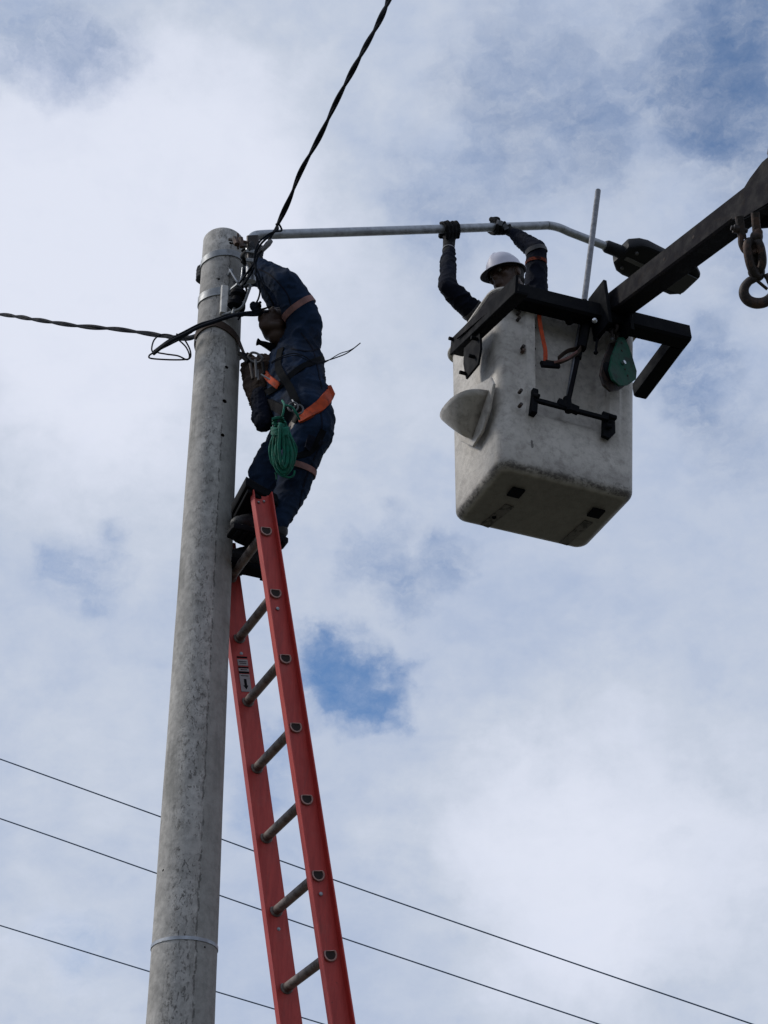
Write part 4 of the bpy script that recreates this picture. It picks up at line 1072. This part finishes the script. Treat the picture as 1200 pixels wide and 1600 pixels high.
# pouch and bunched harness gear on his chest, toward the pole
gear = thing('tool_bag', D(405, 585, 7.30), 'dark canvas tool bag with tools clipped between the ladder man and the pole', 'tool bag')
def gearbag():
    Bb = Matrix.Identity(3)
    c = D(405, 588, 7.36)
    fuse('bag_body', [[(D(398, 572, 7.36), (.055, .06, .03)), (D(412, 578, 7.34), (.06, .06, .03))], [(D(400, 580, 7.36), (.06, .06, .05)), (D(410, 612, 7.26), (.055, .06, .05))], [(D(386, 575, 7.38), .035), (D(388, 590, 7.36), .03)],
        [(D(408, 560, 7.4), .028), (D(430, 572, 7.36), .04)], [(D(392, 600, 7.3), .04), (D(402, 630, 7.2), .035)]], .007, M_brown, gear, 2, folds(.012, 22, 8))
    fuse('bag_pocket', [[(D(404, 640, 7.16), .035), (D(399, 655, 7.12), .022)], [(D(408, 620, 7.2), .05), (D(412, 660, 7.1), .045)]], .007, M_navy2, gear, 2, folds(.009, 24, 4))
    for (a, b, r_, m) in (((399, 562, 7.22), (401, 590, 7.18), .006, M_dull), ((403, 578, 7.2), (404, 594, 7.17), .005, M_dull), ((391, 568, 7.26), (395, 592, 7.2), .007, M_rust), ((410, 566, 7.2), (413, 584, 7.16), .007, M_rubber)):
        MB().cyl(D(*a), D(*b), r_, 8).build('hand_tool', m, gear)
    MB().sweep(dspline([(408, 585, 7.14), (430, 598, 7.1), (447, 612, 7.06), (456, 624, 6.98), (463, 634, 6.86)], 6), .004, 8).build('tether', M_band, gear)
gearbag()
mic = MB().sweep(dspline([(401, 534, 7.42), (405, 535, 7.42), (411, 537, 7.42), (420, 541, 7.44), (432, 548, 7.46)], 5), [.014, .018, .019, .018, .016, .014, .012, .012, .012, .013, .014, .015, .016, .017, .018, .019, .02, .021, .022, .023, .024], 12)
tag(mic.build('radio_handset', M_rubber), 'stubby black handset clipped under the chin of the man on the ladder', 'radio')

# positioning lanyard round the pole
lan = thing('work_lanyard', o_ray_pole(340, 512), 'brown work positioning strap wrapped round the concrete pole to the ladder man', 'strap')
def lanyard():
    pts = []; 
    zc = band_z(512, 338)
    for k in range(40):
        a = R(-28-k*(300/39.)); z = zc+.028*math.cos(a+R(90))-.045*max(0, math.cos(a))*(1)
        r_ = pole_r(z)+.006; c = pole_axis(z); pts.append(c+Vector((math.cos(a)*r_, math.sin(a)*r_, 0)))
    pr = [(-.020, -.003), (.020, -.003), (.020, .003), (-.020, .003)]
    pts = [D(392, 565, 7.34), D(384, 558, 7.40)]+pts+[D(385, 556, 7.62), D(400, 566, 7.56)]
    sm = spline(pts, 3)
    v = []; L = len(sm)
    for i, p in enumerate(sm):
        T = (sm[min(L-1, i+1)]-sm[max(0, i-1)]).normalized(); c = pole_axis(p.z); nn = (p-c); nn -= T*nn.dot(T); nn.normalize(); w = T.cross(nn)
        v += [p+w*a+nn*b for a, b in pr]
    f = [(i*4+k, i*4+(k+1) % 4, i*4+4+(k+1) % 4, i*4+4+k) for i in range(L-1) for k in range(4)]+[(0, 1, 2, 3), tuple(range(L*4-4, L*4))]
    MB().add(v, f).build('webbing', M_brown, lan)
    MB().beam(D(378, 553, 7.35), D(392, 566, 7.3), .05, .02, up=(1, -1, 0), bev=.2).build('adjuster', M_rubber, lan)
    MB().sweep(dspline([(388, 556, 7.3), (394, 551, 7.28), (403, 553, 7.27), (410, 560, 7.26), (404, 566, 7.27), (393, 564, 7.29), (388, 556, 7.3)], 5), .006, 8).build('carabiner', M_dull, lan)
lanyard()

# coil of green rope on his belt
rope = thing('rope_coil', D(441, 700, 6.72), 'hank of green rope hanging from the belt of the ladder man', 'rope')
def hank():
    dp = 6.72; mb = MB(); rnd = random.Random(4)
    def loop(cx, w, y0, y1, dz, ph):
        pts = []
        for k in range(28):
            a = 2*math.pi*k/28; t = (1-math.cos(a))/2       # 0 top .. 1 bottom
            ww = w*(.25+.75*math.sin(math.pi*min(1, t*.62+.05)))
            x = cx+math.sin(a)*ww*.95+rnd.uniform(-.5, .5)+(t*2); y = y0+(y1-y0)*t+rnd.uniform(-.6, .6)
            pts.append(D(x, y, dp+dz+.012*math.sin(a+ph)))
        mb.sweep(spline(pts, 3, closed=True), .0062, 8, closed=True)
    for i in range(20):
        w = 2+20*((i+1)/20)**.75; loop(440+rnd.uniform(-3, 3), w, 664+rnd.uniform(-3, 6), 728+rnd.uniform(2, 17)-abs(i-12)*.8, -.05+.006*i+rnd.uniform(-.01, .01), rnd.uniform(0, 6))
    mb.build('loops', M_greenrope, rope)
    w = MB()
    for i in range(5):
        y = 668+i*2.2; pts = [D(437.5+math.cos(a)*12.5, y+math.sin(a)*1.8+a*.3, dp-.0+math.sin(a)*-.045) for a in [2*math.pi*k/20 for k in range(21)]]; w.sweep(pts, .0062, 8)
    for i in range(4):
        pts = [D(434+rnd.uniform(-3, 6)+math.cos(a)*7, 659+math.sin(a)*7, dp+rnd.uniform(-.03, .02)+.01*math.sin(a)) for a in [2*math.pi*k/16 for k in range(16)]]; w.sweep(pts, .0058, 8, closed=True)
    w.build('wrap_turns', M_greenrope, rope)
    MB().sweep(dspline([(440, 655, dp), (443, 642, dp), (444, 632, dp+.04), (441, 626, dp+.1)], 5), .005, 8).build('tail', M_greenrope, rope)
    MB().sweep(dspline([(444, 633, dp), (456, 636, dp+.02), (463, 646, dp+.02), (468, 655, dp+.06)], 5), .0052, 8).build('tail', M_greenrope, rope)
    MB().sweep(dspline([(430, 738, dp), (432, 744, dp), (432, 749, dp)], 4), .004, 8).build('tail', M_greenrope, rope)
    MB().sweep(dspline([(443, 744, dp), (452, 746, dp), (459, 742, dp), (460, 735, dp)], 5), .0045, 8).build('tail', M_greenrope, rope)
hank()

# ------------------------------------------------------------------ cables
def twisted(path, r_, gap, pitch, name, label, ns=2, lab2=None):
    pts = path; L = 0; o = thing(name, pts[0], label, 'cable')
    strands = [[] for _ in range(ns)]
    for i, p in enumerate(pts):
        if i: L += (p-pts[i-1]).length
        T = (pts[min(len(pts)-1, i+1)]-pts[max(0, i-1)]).normalized(); u = T.orthogonal() if i == 0 else u
        u = (u-T*u.dot(T)).normalized(); w = T.cross(u)
        g = gap*(1+.35*noise.noise(Vector((L*2.3, 0, 0))))
        for k in range(ns):
            a = 2*math.pi*(L/pitch+k/ns); strands[k].append(p+(u*math.cos(a)+w*math.sin(a))*g)
    for s_ in strands: MB().sweep(s_, r_, 8).build('conductor', M_cable, o)
    return o
up_path = dspline([(1100, -2600, 5.2), (760, -520, 4.2), (680, -190, 4.6), (640, -80, 5.4), (607, 0, 6.1), (590, 38, 6.35), (560, 93, 6.65), (530, 150, 6.9), (500, 212, 7.1), (470, 268, 7.28), (452, 312, 7.4), (434, 350, 7.52)], 26)
twisted(up_path, .0074, .0056, .46, 'service_cable', 'twisted black service cable running from the pole top up out of the picture')
lf_path = dspline([(-1500, 400, 26), (-700, 447, 17.5), (-260, 470, 13), (-120, 478, 11), (0, 491, 9.6), (60, 500, 9.0), (120, 509, 8.6), (180, 514, 8.3), (230, 521, 8.05), (268, 527, 7.85), (296, 528, 7.72), (310, 521, 7.55)], 34)
twisted(lf_path, .0080, .0060, .62, 'service_cable', 'twisted black service cable coming in from the left to the side of the pole')
# tail wrapped over the pole front
wr = thing('cable_tail', D(320, 512, 7.35), 'bundle of black wires crossing the pole front below the insulator and looping at left', 'cable')
def wire(pts, r_, par, nm='conductor', n=7, m=M_cable): return MB().sweep(dspline(pts, n), r_, 8).build(nm, m, par)
wire([(240, 553, 7.5), (262, 536, 7.42), (290, 522, 7.38), (312, 511, 7.36), (335, 503, 7.34), (358, 495, 7.33), (378, 490, 7.36), (395, 488, 7.42)], .0082, wr)
wire([(241, 549, 7.52), (264, 532, 7.44), (290, 518, 7.40), (312, 507, 7.38), (335, 500, 7.35), (358, 492, 7.34), (380, 492, 7.37), (402, 492, 7.42), (418, 487, 7.46), (440, 482, 7.5)], .0068, wr)
wire([(295, 521, 7.45), (276, 533, 7.48), (250, 545, 7.5), (238, 552, 7.52), (233, 556, 7.5), (236, 560, 7.5), (262, 562, 7.5), (286, 562, 7.5), (296, 560, 7.5), (298, 553, 7.5), (295, 542, 7.52), (286, 528, 7.55), (276, 522, 7.6)], .0042, wr)
wire([(300, 519, 7.45), (270, 536, 7.5), (246, 549, 7.52), (258, 553, 7.5), (278, 556, 7.5), (292, 562, 7.52), (296, 556, 7.52), (291, 543, 7.55), (280, 532, 7.6), (268, 524, 7.65), (252, 523, 7.7), (241, 531, 7.7), (237, 545, 7.6), (240, 552, 7.55)], .0040, wr)
# jumpers at the pole top
jp = thing('jumper_wires', D(392, 440, 7.5), 'tangle of black jumper wires hanging between arm pipe, pole top and insulator', 'cable')
for pts, r_ in (([(434, 350, 7.52), (428, 361, 7.5), (418, 371, 7.45), (408, 381, 7.44), (400, 395, 7.44), (397, 410, 7.44), (390, 421, 7.44), (379, 436, 7.5), (371, 446, 7.55), (366, 452, 7.6)], .0055),
    ([(436, 350, 7.52), (440, 360, 7.5), (430, 362, 7.48), (420, 366, 7.46), (406, 377, 7.44), (399, 392, 7.42), (398, 412, 7.42), (404, 428, 7.4), (412, 448, 7.38), (420, 462, 7.38), (428, 478, 7.4)], .0050),
    ([(432, 350, 7.52), (434, 358, 7.5), (427, 364, 7.48), (420, 376, 7.46), (412, 388, 7.45), (404, 398, 7.44), (400, 408, 7.43), (396, 420, 7.43), (385, 436, 7.46), (378, 450, 7.48), (381, 468, 7.48), (381, 484, 7.48), (372, 490, 7.46)], .0060),
    ([(400, 410, 7.42), (400, 430, 7.40), (406, 452, 7.40), (404, 466, 7.42), (399, 475, 7.44)], .0045), ([(399, 484, 7.44), (390, 489, 7.44), (376, 494, 7.42), (366, 492, 7.42)], .005),
    ([(404, 484, 7.44), (414, 482, 7.46), (424, 478, 7.46)], .005), ([(378, 446, 7.5), (388, 432, 7.46), (392, 418, 7.44)], .007), ([(372, 452, 7.52), (384, 440, 7.44), (394, 424, 7.44)], .006),
    ([(365, 440, 7.6), (376, 452, 7.52), (383, 446, 7.5), (386, 462, 7.5), (380, 476, 7.5)], .006), ([(372, 500, 7.46), (380, 486, 7.46), (378, 478, 7.46)], .005)):
    wire(pts, r_, jp)
MB().sweep([D(424, 376, 7.46), D(419, 381, 7.45), D(409, 392, 7.44)], [.010, .015, .011], 12).build('splice_sleeve', M_grey, jp)
cn = thing('cable_connector', D(400, 482, 7.43), 'knobbly black piercing connector on the wires beside the insulator', 'connector')
fuse('connector_body', [[(D(396, 478, 7.43), .020), (D(403, 487, 7.43), .022)], [(D(403, 478, 7.43), .018), (D(398, 489, 7.43), .016)]], .004, M_cable, cn, 1, folds(.004, 60, 1))
MB().cyl(D(402, 478, 7.42), D(407, 472, 7.40), .0075, 6).cyl(D(396, 477, 7.42), D(396, 471, 7.42), .006, 8).build('shear_bolt', M_cable, cn)
tl = thing('loose_wire', D(505, 565, 7.1), 'two thin loose wire ends sticking out past the back of the ladder man', 'wire')
wire([(424, 566, 7.1), (440, 557, 7.08), (460, 552, 7.06), (476, 557, 7.04), (490, 566, 7.06), (505, 565, 7.1), (530, 557, 7.15), (545, 550, 7.2), (563, 536, 7.25)], .0028, tl)
wire([(424, 568, 7.1), (440, 560, 7.08), (462, 555, 7.05), (476, 561, 7.04), (492, 568, 7.06), (506, 567, 7.1), (530, 553, 7.15), (545, 548, 7.2), (556, 542, 7.25)], .0022, tl)
MB().cyl(D(736, 471, 7.7), D(739, 478, 7.7), .004, 8)
# distant line wires
for nm, pts in (('upper', [(-2400, 300), (-400, 1043), (0, 1186), (250, 1276), (500, 1367), (850, 1489), (1175, 1600), (1700, 1780)]), ('middle', [(-2400, 400), (-400, 1144), (0, 1279), (243, 1364), (490, 1450), (700, 1521), (935, 1600), (1600, 1822)]), ('lower', [(-2400, 640), (-400, 1324), (0, 1446), (230, 1517), (430, 1577), (505, 1600), (1200, 1812)])):
    ps = [D(x, y, 15.5-(x+400)/2100*4) for x, y in pts]
    o = MB().sweep(spline(ps, 10), .0062, 6).build('power_line', M_line)
    tag(o, {'upper': 'thin dark power line, uppermost of the three sloping behind pole and ladder', 'middle': 'thin dark power line, middle one of the three sloping behind pole and ladder', 'lower': 'thin dark power line, lowest of the three sloping across the bottom left corner'}[nm], 'power line', 'three parallel power lines behind the ladder')
